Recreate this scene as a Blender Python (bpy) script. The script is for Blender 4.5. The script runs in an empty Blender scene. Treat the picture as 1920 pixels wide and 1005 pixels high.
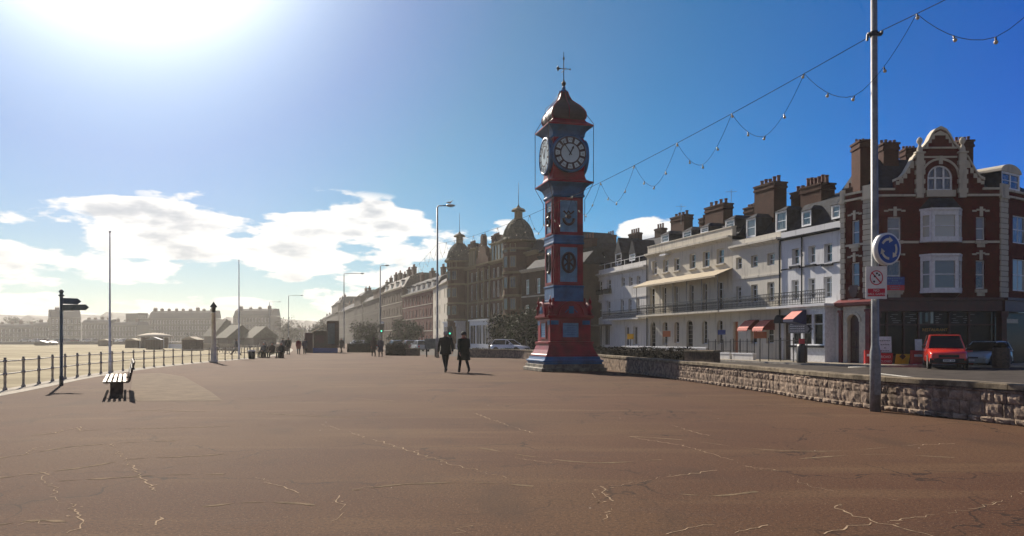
import bpy, math, random
from mathutils import Vector, Matrix
random.seed(7)
R = math.radians
S = bpy.context.scene
C = S.collection
# ---------------------------------------------------------------- camera
F, HX, HY, EYE = 1450.0, 960.0, 637.0, 1.5      # focal length and horizon in photo pixels, eye height
cam = bpy.data.objects.new('camera', bpy.data.cameras.new('camera')); C.objects.link(cam)
cam.data.sensor_width = 36; cam.data.lens = 36*F/1920
cam.data.shift_y = (HY-502.5)/1920
cam.data.clip_start = .1; cam.data.clip_end = 9000
cam.location = (0, 0, EYE); cam.rotation_euler = (R(90), 0, 0)
S.camera = cam
# ---------------------------------------------------------------- light
SUN_AZ, SUN_EL = math.atan((224-HX)/F), R(30.5)
SD = Vector((math.sin(SUN_AZ)*math.cos(SUN_EL), math.cos(SUN_AZ)*math.cos(SUN_EL), math.sin(SUN_EL)))
sun = bpy.data.objects.new('sun', bpy.data.lights.new('sun', 'SUN')); C.objects.link(sun)
sun.data.energy = 5.0; sun.data.angle = R(.53); sun.data.color = (1, .89, .75)
sun.rotation_euler = SD.to_track_quat('Z', 'Y').to_euler()
S.view_settings.view_transform = 'Standard'; S.view_settings.look = 'None'
S.view_settings.exposure = 0.8; S.view_settings.gamma = 1; 
W = bpy.data.worlds.new('World'); S.world = W; W.use_nodes = True
nt = W.node_tree; nt.nodes.clear()
class NT:
    def __init__(s, t): s.t = t
    def n(s, k, **kw):
        x = s.t.nodes.new(k)
        for a, b in kw.items():
            if a.startswith('_'): x.inputs[int(a[1:])].default_value = b
            else: setattr(x, a, b)
        return x
    def l(s, a, b): s.t.links.new(a, b)
    def m(s, op, a, b=None, c=None, clamp=False):
        x = s.t.nodes.new('ShaderNodeMath'); x.operation = op; x.use_clamp = clamp
        for i, v in enumerate((a, b, c)):
            if v is None: continue
            if isinstance(v, (int, float)): x.inputs[i].default_value = v
            else: s.l(v, x.inputs[i])
        return x.outputs[0]
    def mix(s, f, a, b, bt='MIX'):
        x = s.t.nodes.new('ShaderNodeMix'); x.data_type = 'RGBA'; x.blend_type = bt
        for i, v in ((0, f), (6, a), (7, b)):
            if isinstance(v, (int, float)): x.inputs[i].default_value = v
            elif isinstance(v, tuple): x.inputs[i].default_value = (*v[:3], 1)
            else: s.l(v, x.inputs[i])
        return x.outputs[2]
    def ss(s, v, a, b):
        x = s.t.nodes.new('ShaderNodeMapRange'); x.interpolation_type = 'SMOOTHSTEP'
        s.l(v, x.inputs[0]); x.inputs[1].default_value = a; x.inputs[2].default_value = b
        return x.outputs[0]
w = NT(nt)
tc = w.n('ShaderNodeTexCoord'); D = tc.outputs['Generated']
sky = w.n('ShaderNodeTexSky', sky_type='NISHITA', sun_disc=False, sun_elevation=SUN_EL, sun_rotation=SUN_AZ,
          altitude=0, air_density=1.0, dust_density=.05, ozone_density=3.0)
nrm = w.n('ShaderNodeVectorMath', operation='NORMALIZE'); w.l(D, nrm.inputs[0]); DN = nrm.outputs[0]
sep = w.n('ShaderNodeSeparateXYZ'); w.l(DN, sep.inputs[0]); dx, dy, dz = sep.outputs
az = w.m('ARCTAN2', dx, dy); hyp = w.m('SQRT', w.m('ADD', w.m('MULTIPLY', dx, dx), w.m('MULTIPLY', dy, dy)))
el = w.m('ARCTAN2', dz, hyp)
dt = w.n('ShaderNodeVectorMath', operation='DOT_PRODUCT', _1=SD); w.l(DN, dt.inputs[0])
dot = w.m('MAXIMUM', dt.outputs['Value'], 0.0)
hsv = w.n('ShaderNodeHueSaturation'); hsv.inputs['Saturation'].default_value = 1.25; w.l(sky.outputs[0], hsv.inputs['Color'])
cr = w.n('ShaderNodeValToRGB'); w.l(w.m('MULTIPLY', w.m('SUBTRACT', dot, .5), 2.0), cr.inputs[0]); ce = cr.color_ramp.elements
ce[0].position = .10; ce[0].color = (.004, .285, .69, 1); ce[1].position = .97; ce[1].color = (.95, .70, .62, 1)
for ps, cc in ((.36, (.028, .365, .61)), (.60, (.17, .46, .54)), (.80, (.48, .54, .50)), (.90, (.69, .54, .555))):
    e_ = ce.new(ps); e_.color = (*cc, 1)
base = w.mix(1.0, hsv.outputs[0], w.mix(1.0, cr.outputs[0], (2, 2, 2), 'MULTIPLY'), 'MULTIPLY')
base = w.mix(w.m('SUBTRACT', 1.0, w.ss(el, .0, .26)), base, w.mix(1.0, base, (1.06, .905, 1.02), 'MULTIPLY'))
glow = w.m('ADD', w.m('MULTIPLY', w.m('POWER', dot, 130), 60.0), w.m('ADD', w.m('MULTIPLY', w.m('POWER', dot, 50), 9.0), w.m('MULTIPLY', w.m('POWER', dot, 18), 2.9)))
gcol = w.n('ShaderNodeVectorMath', operation='SCALE'); gcol.inputs[0].default_value = (.98, 1, .97); w.l(glow, gcol.inputs['Scale'])
skyc = w.mix(1.0, base, gcol.outputs[0], 'ADD')
# broken cumulus low over the town, drawn in azimuth and elevation of the sky
def cloud_noise(oaz, oel, scale, det):
    cb = w.n('ShaderNodeCombineXYZ')
    w.l(w.m('ADD', az, oaz), cb.inputs[0]); w.l(w.m('MULTIPLY', w.m('ADD', el, oel), 2.8), cb.inputs[1])
    nz = w.n('ShaderNodeTexNoise'); nz.inputs['Scale'].default_value = scale; nz.inputs['Detail'].default_value = det
    nz.inputs['Roughness'].default_value = .55; w.l(cb.outputs[0], nz.inputs['Vector'])
    return nz.outputs['Fac']
n1 = cloud_noise(.80, .02, 9.0, 12.0); n2 = cloud_noise(.80, .02+.010, 9.0, 5.0)
def blob(a0, e0, wa, we):
    p = w.m('DIVIDE', w.m('SUBTRACT', az, a0), wa); q = w.m('DIVIDE', w.m('SUBTRACT', el, e0), we)
    r = w.m('ADD', w.m('MULTIPLY', p, p), w.m('MULTIPLY', q, q))
    return w.m('SUBTRACT', 1.0, w.m('MINIMUM', r, 1.0))
def AE(px, py):
    return math.atan((px-HX)/F), math.atan((HY-py)/math.hypot(F, px-HX))
def B(px, py, wx, wy, k=1.0):
    a, e = AE(px, py); b = w.m('POWER', blob(a, e, wx/F*.9, wy/F), .6)
    return w.m('MULTIPLY', b, k)
mask = None
for bb in ((270,434,275,60), (665,436,235,64), (560,470,340,40), (30,485,190,50,.9), (820,455,150,40,.8), (500,522,110,20,.7), (180,500,200,30,.8),
           (90,580,330,30,.72), (430,585,330,32,.7), (620,550,90,26,.6), (1225,430,85,38,.95), (240,508,120,12,.7),
           (950,450,110,40,.6), (370,475,100,30,.5), (-300,500,300,60,.9), (380,500,330,22,.62), (150,520,200,16,.62), (520,375,300,30,.35), (700,500,130,40,.8), (720,600,240,22,.6)):
    b = B(*bb); mask = b if mask is None else w.m('MAXIMUM', mask, b)
d1 = w.m('ADD', w.m('MULTIPLY', mask, .68), w.m('MULTIPLY', w.m('SUBTRACT', n1, .5), 2.1))
d2 = w.m('ADD', w.m('MULTIPLY', mask, .60), w.m('MULTIPLY', w.m('SUBTRACT', n2, .5), 2.1))
alpha = w.m('MULTIPLY', w.ss(d1, .29, .43), w.ss(mask, .02, .3))
under = w.ss(w.m('ADD', d2, w.m('MULTIPLY', w.m('SUBTRACT', cloud_noise(3.1, 1.2, 16, 7.0), .5), 1.3)), .50, .92)
ccol = w.mix(under, (15.0, 14.7, 14.2), (8.6, 8.9, 9.5))
skyc2 = w.mix(w.m('MULTIPLY', alpha, .93), skyc, ccol)
# pale band of thick air right above the horizon
hz = w.m('POWER', w.m('SUBTRACT', 1.0, w.m('MINIMUM', w.m('MULTIPLY', w.m('ABSOLUTE', el), 5.5), 1.0)), 2.0)
hz = w.m('MULTIPLY', hz, w.m('POWER', dot, 5.0))
skyc3 = w.mix(w.m('MULTIPLY', hz, .8), skyc2, (10.5, 9.6, 7.6))
# unseen pale overcast added behind the photographer to fill shaded fronts with neutral light
bk_ = w.m('MULTIPLY', w.ss(w.m('MULTIPLY', dy, -1.0), .05, .5), w.m('ADD', .45, w.m('MULTIPLY', cloud_noise(1.7, .4, 2.2, 6.0), .5)))
skyc3 = w.mix(bk_, skyc3, (3.3, 3.3, 3.2))
bg = w.n('ShaderNodeBackground'); bg.inputs[1].default_value = .041; w.l(skyc3, bg.inputs[0])
wo = w.n('ShaderNodeOutputWorld'); w.l(bg.outputs[0], wo.inputs[0])

# ---------------------------------------------------------------- materials
MATS = {}
def mat(name, col, rough=.7, var=.18, scale=6., bump=0., metal=0., col2=None, detail=6., spec=None, fine=0., bd=.02):
    if name in MATS: return MATS[name]
    m = bpy.data.materials.new(name); m.use_nodes = True; t = NT(m.node_tree)
    p = m.node_tree.nodes['Principled BSDF']
    p.inputs['Roughness'].default_value = rough; p.inputs['Metallic'].default_value = metal
    if spec is not None: p.inputs['Specular IOR Level'].default_value = spec
    tc = t.n('ShaderNodeTexCoord'); nz = t.n('ShaderNodeTexNoise'); nz.inputs['Scale'].default_value = scale
    nz.inputs['Detail'].default_value = detail; nz.inputs['Roughness'].default_value = .6
    t.l(tc.outputs['Object'], nz.inputs['Vector'])
    c2 = col2 or tuple(c*(1-var*1.6) for c in col); c1 = tuple(min(1, c*(1+var*.6)) for c in col)
    f = t.ss(nz.outputs['Fac'], .32, .68)
    out = t.mix(f, c2, c1)
    if fine:
        n2 = t.n('ShaderNodeTexNoise'); n2.inputs['Scale'].default_value = scale*9; n2.inputs['Detail'].default_value = 3
        t.l(tc.outputs['Object'], n2.inputs['Vector'])
        out = t.mix(t.m('MULTIPLY', t.ss(n2.outputs['Fac'], .4, .7), fine), out, tuple(c*.45 for c in col))
    t.l(out, p.inputs['Base Color'])
    if bump:
        bp = t.n('ShaderNodeBump'); bp.inputs['Strength'].default_value = bump; bp.inputs['Distance'].default_value = bd
        t.l(nz.outputs['Fac'], bp.inputs['Height']); t.l(bp.outputs[0], p.inputs['Normal'])
    MATS[name] = m; return m
def brickmat(name, c1, c2, mortar, scale=4.5, rough=.85):
    m = bpy.data.materials.new(name); m.use_nodes = True; t = NT(m.node_tree); p = m.node_tree.nodes['Principled BSDF']
    tc = t.n('ShaderNodeTexCoord'); sp = t.n('ShaderNodeSeparateXYZ'); t.l(tc.outputs['Object'], sp.inputs[0])
    cb = t.n('ShaderNodeCombineXYZ'); t.l(t.m('ADD', sp.outputs[0], sp.outputs[1]), cb.inputs[0]); t.l(sp.outputs[2], cb.inputs[1])
    b = t.n('ShaderNodeTexBrick'); b.inputs['Scale'].default_value = scale; b.inputs['Mortar Size'].default_value = .012
    b.inputs['Color1'].default_value = (*c1, 1); b.inputs['Color2'].default_value = (*c2, 1); b.inputs['Mortar'].default_value = (*mortar, 1)
    t.l(cb.outputs[0], b.inputs['Vector'])
    nz = t.n('ShaderNodeTexNoise'); nz.inputs['Scale'].default_value = 1.3; nz.inputs['Detail'].default_value = 8; t.l(tc.outputs['Object'], nz.inputs['Vector'])
    out = t.mix(t.m('MULTIPLY', t.ss(nz.outputs['Fac'], .35, .7), .55), b.outputs[0], tuple(c*.4 for c in c1))
    t.l(out, p.inputs['Base Color']); p.inputs['Roughness'].default_value = rough; p.inputs['Specular IOR Level'].default_value = .12
    bp = t.n('ShaderNodeBump'); bp.inputs['Strength'].default_value = .5; bp.inputs['Distance'].default_value = .01
    t.l(b.outputs['Fac'], bp.inputs['Height']); bp.invert = True; t.l(bp.outputs[0], p.inputs['Normal'])
    MATS[name] = m; return m
def stucco(name, col, soot=(.10, .09, .075), amt=.5):
    """painted render: streaked dirt with a shape of its own, coarse patches"""
    m = bpy.data.materials.new(name); m.use_nodes = True; t = NT(m.node_tree); p = m.node_tree.nodes['Principled BSDF']
    tc = t.n('ShaderNodeTexCoord'); mp = t.n('ShaderNodeMapping'); mp.inputs['Scale'].default_value = (2.2, 2.2, .35); t.l(tc.outputs['Object'], mp.inputs[0])
    a = t.n('ShaderNodeTexNoise'); a.inputs['Scale'].default_value = 1.6; a.inputs['Detail'].default_value = 8; t.l(mp.outputs[0], a.inputs['Vector'])
    b = t.n('ShaderNodeTexNoise'); b.inputs['Scale'].default_value = .7; b.inputs['Detail'].default_value = 5; t.l(tc.outputs['Object'], b.inputs['Vector'])
    o = t.mix(t.m('MULTIPLY', t.ss(a.outputs['Fac'], .5, .8), amt), col, soot)
    o = t.mix(t.m('MULTIPLY', t.ss(b.outputs['Fac'], .4, .7), .25), o, tuple(c*.72 for c in col))
    t.l(o, p.inputs['Base Color']); p.inputs['Roughness'].default_value = .85; p.inputs['Specular IOR Level'].default_value = .12
    MATS[name] = m; return m
def glassmat(name, dark, light, spec=.7, ro=.06):
    m = bpy.data.materials.new(name); m.use_nodes = True; t = NT(m.node_tree); p = m.node_tree.nodes['Principled BSDF']
    oi = t.n('ShaderNodeObjectInfo'); tc = t.n('ShaderNodeTexCoord')
    mp = t.n('ShaderNodeMapping'); mp.inputs['Scale'].default_value = (5, 1, .7); t.l(tc.outputs['Object'], mp.inputs[0])
    nz = t.n('ShaderNodeTexNoise'); nz.inputs['Scale'].default_value = 2.2; nz.inputs['Detail'].default_value = 3; t.l(mp.outputs[0], nz.inputs['Vector'])
    f = t.m('ADD', t.m('MULTIPLY', oi.outputs['Random'], .55), t.m('MULTIPLY', nz.outputs['Fac'], .6))
    t.l(t.mix(t.ss(f, .46, .66), dark, light), p.inputs['Base Color'])
    p.inputs['Roughness'].default_value = ro; p.inputs['IOR'].default_value = 1.75 if spec > .5 else 1.45; p.inputs['Specular IOR Level'].default_value = spec
    bp = t.n('ShaderNodeBump'); bp.inputs['Strength'].default_value = .12; bp.inputs['Distance'].default_value = .05
    n3 = t.n('ShaderNodeTexNoise'); n3.inputs['Scale'].default_value = 1.1; t.l(tc.outputs['Object'], n3.inputs['Vector'])
    t.l(n3.outputs['Fac'], bp.inputs['Height']); t.l(bp.outputs[0], p.inputs['Normal'])
    MATS[name] = m; return m
glassmat('window_glass', (.012, .016, .022), (.16, .16, .14))
glassmat('dark_glass', (.004, .004, .005), (.012, .011, .010), .25, .18)
glassmat('curtained_glass', (.10, .11, .09), (.42, .40, .30))
mat('cable_black', (.012, .012, .013), .9, .2, 5, spec=.08)
mat('black_iron', (.012, .012, .013), .45, .2, 5)
mat('grey_paint', (.24, .25, .25), .42, .22, 8, fine=.35)
mat('rail_paint', (.40, .36, .29), .6, .3, 7, fine=.3)
mat('white_paint', (.72, .73, .74), .45, .1, 6)
mat('cream_paint', (.62, .57, .44), .6, .12, 5)
mat('slate', (.022, .028, .042), .8, .35, 3, .5, fine=.4, spec=.07)
mat('slate_brown', (.07, .055, .045), .7, .35, 3, .5, fine=.4, spec=0.15)
mat('lead', (.10, .095, .065), .8, .3, 3, spec=.08, fine=.3)
mat('clay', (.15, .055, .033), .8, .3, 8)
brickmat('chimney_brick', (.075, .024, .014), (.048, .016, .011), (.03, .02, .015))
brickmat('red_brick', (.125, .009, .009), (.070, .006, .006), (.040, .014, .012))
brickmat('brown_brick', (.085, .045, .024), (.06, .032, .018), (.075, .06, .04))
brickmat('hotel_brick', (.12, .048, .022), (.08, .032, .016), (.11, .09, .055))
stucco('stone_trim', (.52, .48, .39), amt=.5)
stucco('cream_render', (.58, .54, .45), amt=.6)
stucco('cream_render_two', (.62, .59, .51), amt=.55)
stucco('white_render', (.68, .69, .70), amt=.5)
stucco('white_render_two', (.62, .61, .58), amt=.55)
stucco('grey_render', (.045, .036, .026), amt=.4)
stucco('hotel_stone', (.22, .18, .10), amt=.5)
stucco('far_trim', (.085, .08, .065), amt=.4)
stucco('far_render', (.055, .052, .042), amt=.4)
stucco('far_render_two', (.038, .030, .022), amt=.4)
mat('tower_red', (.25, .005, .020), .42, .28, 2.2, .12, fine=.2, spec=.22)
mat('tower_blue', (.02, .10, .25), .42, .25, 2.2, .12, fine=.2, spec=.22)
mat('tower_pale_blue', (.13, .27, .42), .45, .2, 3, fine=.2, spec=.22)
mat('tower_brown', (.045, .026, .028), .5, .2, 4, spec=.22)
mat('tower_stone', (.17, .15, .11), .8, .4, 3, .6)
mat('lamp_bulb', (.45, .38, .26), .18, .1, 5)
mat('sand', (.37, .32, .205), .95, .22, .12, .4, col2=(.21, .175, .105), bd=.1, fine=.25, spec=0.04)
mat('concrete', (.34, .30, .235), .85, .2, 2.5, .3, fine=.25, spec=0.08)
mat('kerb_stone', (.36, .33, .28), .85, .2, 3, .2, spec=0.1)
mat('crack_fill', (.37, .27, .175), .9, .3, 9, spec=0.04)
mat('patch', (.165, .120, .078), .9, .15, 2, fine=.4, spec=0.04)
mat('asphalt', (.065, .055, .047), .88, .25, 1.2, .25, fine=.4, spec=0.08)
mat('road_paint', (.62, .60, .52), .8, .3, 9, spec=0.1)
mat('wall_stone', (.29, .22, .165), .92, .35, 5.5, .8, fine=.45, bd=.03, spec=0.12)
mat('wall_joint', (.11, .07, .045), .95, .3, 6)
mat('coping_stone', (.22, .18, .125), .9, .35, 4, .6, fine=.4, spec=0.1)
mat('hedge_leaf', (.022, .016, .008), .8, .5, 3, spec=.1)
mat('hedge_green', (.035, .045, .012), .8, .5, 3, spec=.1)
mat('tree_leaf', (.035, .045, .015), .7, .5, 1.2, spec=.1)
mat('bark', (.06, .045, .03), .9, .3, 8, .5)
mat('wood_slat', (.26, .20, .13), .55, .25, 9, .2, spec=0.15)
mat('wood_dark', (.085, .055, .035), .7, .3, 9, .2)
mat('hut_board', (.15, .115, .08), .8, .3, 5, spec=0.1)
mat('canopy_white', (.42, .36, .26), .8, .08, 2, spec=0.1)
mat('red_paint', (.42, .012, .012), .4, .15, 5)
mat('dark_red', (.05, .004, .005), .4, .3, 5)
mat('sign_red', (.50, .008, .030), .4, .08, 5)
mat('sign_blue', (.010, .05, .27), .35, .12, 5)
mat('sign_green', (.09, .12, .12), .5, .2, 5)
mat('sign_white', (.70, .70, .68), .4, .08, 5)
mat('sign_yellow', (.75, .42, .015), .5, .1, 5)
mat('sign_orange', (.45, .13, .04), .5, .1, 5)
mat('gold', (.62, .33, .05), .4, .1, 8)
mat('dial_white', (.42, .52, .56), .4, .08, 3)
mat('rubber', (.012, .012, .012), .8, .2, 8)
mat('chrome', (.75, .75, .76), .12, .03, 4, metal=1)
mat('skin', (.42, .20, .13), .55, .1, 9)
mat('grey_hair', (.35, .31, .28), .8, .2, 20)
mat('dark_hair', (.02, .014, .01), .7, .2, 20)
mat('cloth_black', (.010, .011, .010), .95, .3, 6, .3)
mat('cloth_green', (.016, .020, .010), .95, .3, 6, .3)
mat('cloth_navy', (.03, .028, .065), .95, .3, 6, .3)
mat('cloth_brown', (.06, .04, .03), .95, .3, 6, .3)
mat('cloth_red', (.20, .02, .02), .95, .3, 6, .3)
mat('cloth_grey', (.12, .12, .12), .95, .3, 6, .3)
mat('gull_white', (.75, .75, .73), .7, .05, 9)
mat('awning_red', (.62, .20, .16), .8, .1, 5); mat('awning_side', (.16, .012, .012), .8, .2, 5)
mat('awning_blue', (.010, .022, .10), .8, .2, 5)
for nm, c in (('car_red', (.62, .028, .010)), ('car_grey', (.34, .40, .40)), ('car_white', (.78, .78, .80)), ('car_silver', (.42, .43, .45)), ('car_dark', (.03, .035, .06)), ('car_maroon', (.12, .02, .03))):
    m = mat(nm, c, .25, .04, 2); m.node_tree.nodes['Principled BSDF'].inputs['Coat Weight'].default_value = .8
m = mat('car_light', (.7, .7, .72), .08, .05, 9)
m = mat('tail_light', (.6, .02, .01), .2, .05, 9)
m = mat('signal_green', (.05, .8, .5), .3, 0); m.node_tree.nodes['Principled BSDF'].inputs['Emission Color'].default_value = (.1, 1, .6, 1); m.node_tree.nodes['Principled BSDF'].inputs['Emission Strength'].default_value = .8
# promenade tarmac
m = bpy.data.materials.new('tarmac'); m.use_nodes = True; t = NT(m.node_tree); p = m.node_tree.nodes['Principled BSDF']
tc = t.n('ShaderNodeTexCoord')
def nz(sc, det=6, mp=None):
    x = t.n('ShaderNodeTexNoise'); x.inputs['Scale'].default_value = sc; x.inputs['Detail'].default_value = det
    if mp:
        q = t.n('ShaderNodeMapping'); q.inputs['Scale'].default_value = mp[0]; q.inputs['Rotation'].default_value = (0, 0, mp[1]); t.l(tc.outputs['Object'], q.inputs[0]); t.l(q.outputs[0], x.inputs['Vector'])
    else: t.l(tc.outputs['Object'], x.inputs['Vector'])
    return x.outputs['Fac']
c = t.mix(t.ss(nz(.22), .35, .65), (.074, .0345, .0185), (.098, .052, .025))
c = t.mix(t.m('MULTIPLY', t.ss(nz(.075, 3), .42, .62), .5), c, (.108, .052, .029))
c = t.mix(t.m('MULTIPLY', t.ss(nz(.5, 7, ((.35, 2.2, 1), .25)), .52, .72), .38), c, (.165, .103, .052))
c = t.mix(t.m('MULTIPLY', t.ss(nz(1.4, 8, ((.6, 1.6, 1), -.3)), .55, .75), .4), c, (.075, .043, .030))
c = t.mix(t.m('MULTIPLY', t.ss(nz(30, 5), .46, .64), .6), c, (.035, .020, .014))
c = t.mix(t.m('MULTIPLY', t.ss(nz(60, 3), .60, .70), .6), c, (.30, .20, .125))
vo = t.n('ShaderNodeTexVoronoi'); vo.inputs['Scale'].default_value = 1.6; vo.inputs['Randomness'].default_value = 1; t.l(tc.outputs['Object'], vo.inputs['Vector'])
c = t.mix(t.m('MULTIPLY', t.m('LESS_THAN', vo.outputs['Distance'], .022), .7), c, (.60, .52, .42))
ds = t.n('ShaderNodeVectorMath', operation='ADD'); dn = t.n('ShaderNodeTexNoise'); dn.inputs['Scale'].default_value = 1.3; dn.inputs['Detail'].default_value = 8; t.l(tc.outputs['Object'], dn.inputs['Vector'])
dsc = t.n('ShaderNodeVectorMath', operation='SCALE'); dsc.inputs['Scale'].default_value = 1.1; t.l(dn.outputs['Color'], dsc.inputs[0]); t.l(tc.outputs['Object'], ds.inputs[0]); t.l(dsc.outputs[0], ds.inputs[1])
ve = t.n('ShaderNodeTexVoronoi', feature='DISTANCE_TO_EDGE'); ve.inputs['Scale'].default_value = .42; t.l(ds.outputs[0], ve.inputs['Vector'])
ck = t.m('MULTIPLY', t.m('SUBTRACT', 1.0, t.ss(ve.outputs['Distance'], .002, .009)), t.ss(nz(.35, 3), .42, .6))
c = t.mix(t.m('MULTIPLY', ck, .8), c, (.022, .014, .010))
st_ = t.m('MULTIPLY', t.ss(nz(.9, 6, ((1.0, .45, 1), .9)), .56, .70), .45); c = t.mix(st_, c, (.048, .028, .018))
t.l(c, p.inputs['Base Color']); p.inputs['Roughness'].default_value = .92; p.inputs['Specular IOR Level'].default_value = .09
bp = t.n('ShaderNodeBump'); bp.inputs['Strength'].default_value = .55; bp.inputs['Distance'].default_value = .012
t.l(nz(45, 5), bp.inputs['Height']); t.l(bp.outputs[0], p.inputs['Normal']); MATS['tarmac'] = m

# ---------------------------------------------------------------- mesh helpers
class MB:
    def __init__(s): s.v = []; s.f = []; s.i = []; s.n = 0
    def add(s, vs, fs, mi=0):
        b = len(s.v); s.v += [tuple(q) for q in vs]; s.f += [tuple(b+k for k in q) for q in fs]; s.i += [mi]*len(fs); return s
    def box(s, x0, x1, y0, y1, z0, z1, mi=0):
        return s.add([(x0,y0,z0),(x1,y0,z0),(x1,y1,z0),(x0,y1,z0),(x0,y0,z1),(x1,y0,z1),(x1,y1,z1),(x0,y1,z1)],
                     [(0,3,2,1),(4,5,6,7),(0,1,5,4),(1,2,6,5),(2,3,7,6),(3,0,4,7)], mi)
    def quad(s, a, b, c, d, mi=0): return s.add([a,b,c,d], [(0,1,2,3)], mi)
    def ext(s, poly, y0, y1, mi=0, ax='xz'):
        n = len(poly)
        f = {'xz': lambda a,b,y: (a,y,b), 'yz': lambda a,b,y: (y,a,b), 'xy': lambda a,b,y: (a,b,y)}[ax]
        vs = [f(a,b,y0) for a,b in poly]+[f(a,b,y1) for a,b in poly]
        return s.add(vs, [tuple(range(n)), tuple(range(2*n-1, n-1, -1))]+[(k, k+n, (k+1)%n+n, (k+1)%n) for k in range(n)], mi)
    def loft(s, rings, mi=0, cap=True):
        n = len(rings[0]); vs = [q for r in rings for q in r]; fs = []
        for a in range(len(rings)-1):
            for k in range(n): fs.append((a*n+k, a*n+(k+1)%n, (a+1)*n+(k+1)%n, (a+1)*n+k))
        if cap: fs += [tuple(range(n-1,-1,-1)), tuple((len(rings)-1)*n+k for k in range(n))]
        return s.add(vs, fs, mi)
    def tube(s, pts, rad, n=8, mi=0, cap=True, flat=None):
        pts = [Vector(q) for q in pts]; rr = rad if isinstance(rad, (list, tuple)) else [rad]*len(pts); rings = []; ref = None
        for k, q in enumerate(pts):
            d = (pts[min(k+1, len(pts)-1)]-pts[max(k-1, 0)]).normalized()
            if ref is None: ref = Vector((0,0,1)) if abs(d.z) < .9 else Vector((1,0,0))
            a = d.cross(ref).normalized(); b = a.cross(d).normalized(); ref = b
            fa, fb = flat or (1, 1)
            rings.append([q+(a*math.cos(2*math.pi*j/n)*fa+b*math.sin(2*math.pi*j/n)*fb)*rr[k] for j in range(n)])
        return s.loft(rings, mi, cap)
    def lathe(s, prof, c=(0,0,0), n=16, mi=0, sq=False, ph=0.):
        if sq: n = 4; ph = math.pi/4; k = math.sqrt(2)
        else: k = 1
        return s.loft([[(c[0]+r*k*math.cos(ph+2*math.pi*j/n), c[1]+r*k*math.sin(ph+2*math.pi*j/n), c[2]+z) for j in range(n)] for r, z in prof], mi)
    def mesh(s, name, mats, smooth=False):
        me = bpy.data.meshes.new(name); me.from_pydata(s.v, [], s.f)
        for m in (mats if isinstance(mats, (list, tuple)) else [mats]): me.materials.append(MATS[m])
        me.polygons.foreach_set('material_index', s.i)
        if smooth: me.polygons.foreach_set('use_smooth', [True]*len(s.f))
        me.update(); return me
    def obj(s, name, mats, parent=None, smooth=False, M=None):
        o = bpy.data.objects.new(name, s.mesh(name, mats, smooth)); C.objects.link(o)
        if parent: o.parent = parent
        if M is not None: o.matrix_local = M
        return o
def objs(mb, name, mats, parent=None, M=None):
    """one object for every separate piece of the mesh"""
    par = list(range(len(mb.v)))
    def find(a):
        while par[a] != a: par[a] = par[par[a]]; a = par[a]
        return a
    for f in mb.f:
        a = find(f[0])
        for b in f[1:]: par[find(b)] = a
    comp = {}
    for k, f in enumerate(mb.f): comp.setdefault(find(f[0]), []).append(k)
    boxes = []
    for fs in comp.values():
        vs = {i for k in fs for i in mb.f[k]}; lo = [min(mb.v[i][j] for i in vs)-.04 for j in range(3)]; hi = [max(mb.v[i][j] for i in vs)+.04 for j in range(3)]
        hit = [b for b in boxes if all(b[0][j] <= hi[j] and lo[j] <= b[1][j] for j in range(3))]
        for b in hit: boxes.remove(b); fs = fs+b[2]; lo = [min(lo[j], b[0][j]) for j in range(3)]; hi = [max(hi[j], b[1][j]) for j in range(3)]
        boxes.append((lo, hi, fs))
    out = []
    for lo, hi, fs in boxes:
        q = MB(); mp = {}
        for k in fs:
            for i in mb.f[k]:
                if i not in mp: mp[i] = len(q.v); q.v.append(mb.v[i])
            q.f.append(tuple(mp[i] for i in mb.f[k])); q.i.append(mb.i[k])
        out.append(q.obj(name, mats, parent, M=M))
    return out
def tag(o, label=None, cat=None, group=None, kind=None):
    for a, b in (('label', label), ('category', cat), ('group', group), ('kind', kind)):
        if b: o[a] = b
    return o
def empty(name, loc, rz, label, cat, group=None):
    o = bpy.data.objects.new(name, None); C.objects.link(o); o.location = loc; o.rotation_euler = (0,0,rz); o.empty_display_size = .3
    return tag(o, label, cat, group)
def copy_tree(o, parent=None):
    c = o.copy(); C.objects.link(c)
    if parent: c.parent = parent
    for ch in list(o.children): copy_tree(ch, c)
    return c
def place(o, loc, rz=None, label=None, group=None):
    o.location = loc
    if rz is not None: o.rotation_euler = (0,0,rz)
    return tag(o, label, None, group)
def bevel(o, w_, seg=2):
    m = o.modifiers.new('bevel', 'BEVEL'); m.width = w_; m.segments = seg; m.limit_method = 'ANGLE'; m.angle_limit = R(40); return o
def PX(px, Z): return ((px-HX)/F*Z, Z)
def GR(px, py, h=0.): 
    Z = (EYE-h)*F/(py-HY); return ((px-HX)/F*Z, Z)
def ZH(py, Z): return EYE+(HY-py)*Z/F
def text_mesh(s, size, name, m, parent, M, ext=.004, ax='CENTER'):
    cu = bpy.data.curves.new('t', 'FONT'); cu.body = s; cu.size = size; cu.align_x = ax; cu.align_y = 'CENTER'; cu.extrude = ext; cu.resolution_u = 3
    to = bpy.data.objects.new('t', cu); C.objects.link(to)
    me = bpy.data.meshes.new_from_object(to.evaluated_get(bpy.context.evaluated_depsgraph_get())); bpy.data.objects.remove(to)
    me.materials.clear(); me.materials.append(MATS[m]); o = bpy.data.objects.new(name, me); C.objects.link(o); o.parent = parent; o.matrix_local = M; return o
FACE = Matrix.Rotation(R(90), 4, 'X')      # text lying in xy -> standing, facing -y
mat('door_red', (.16, .012, .014), .5, .2, 4)
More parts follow.
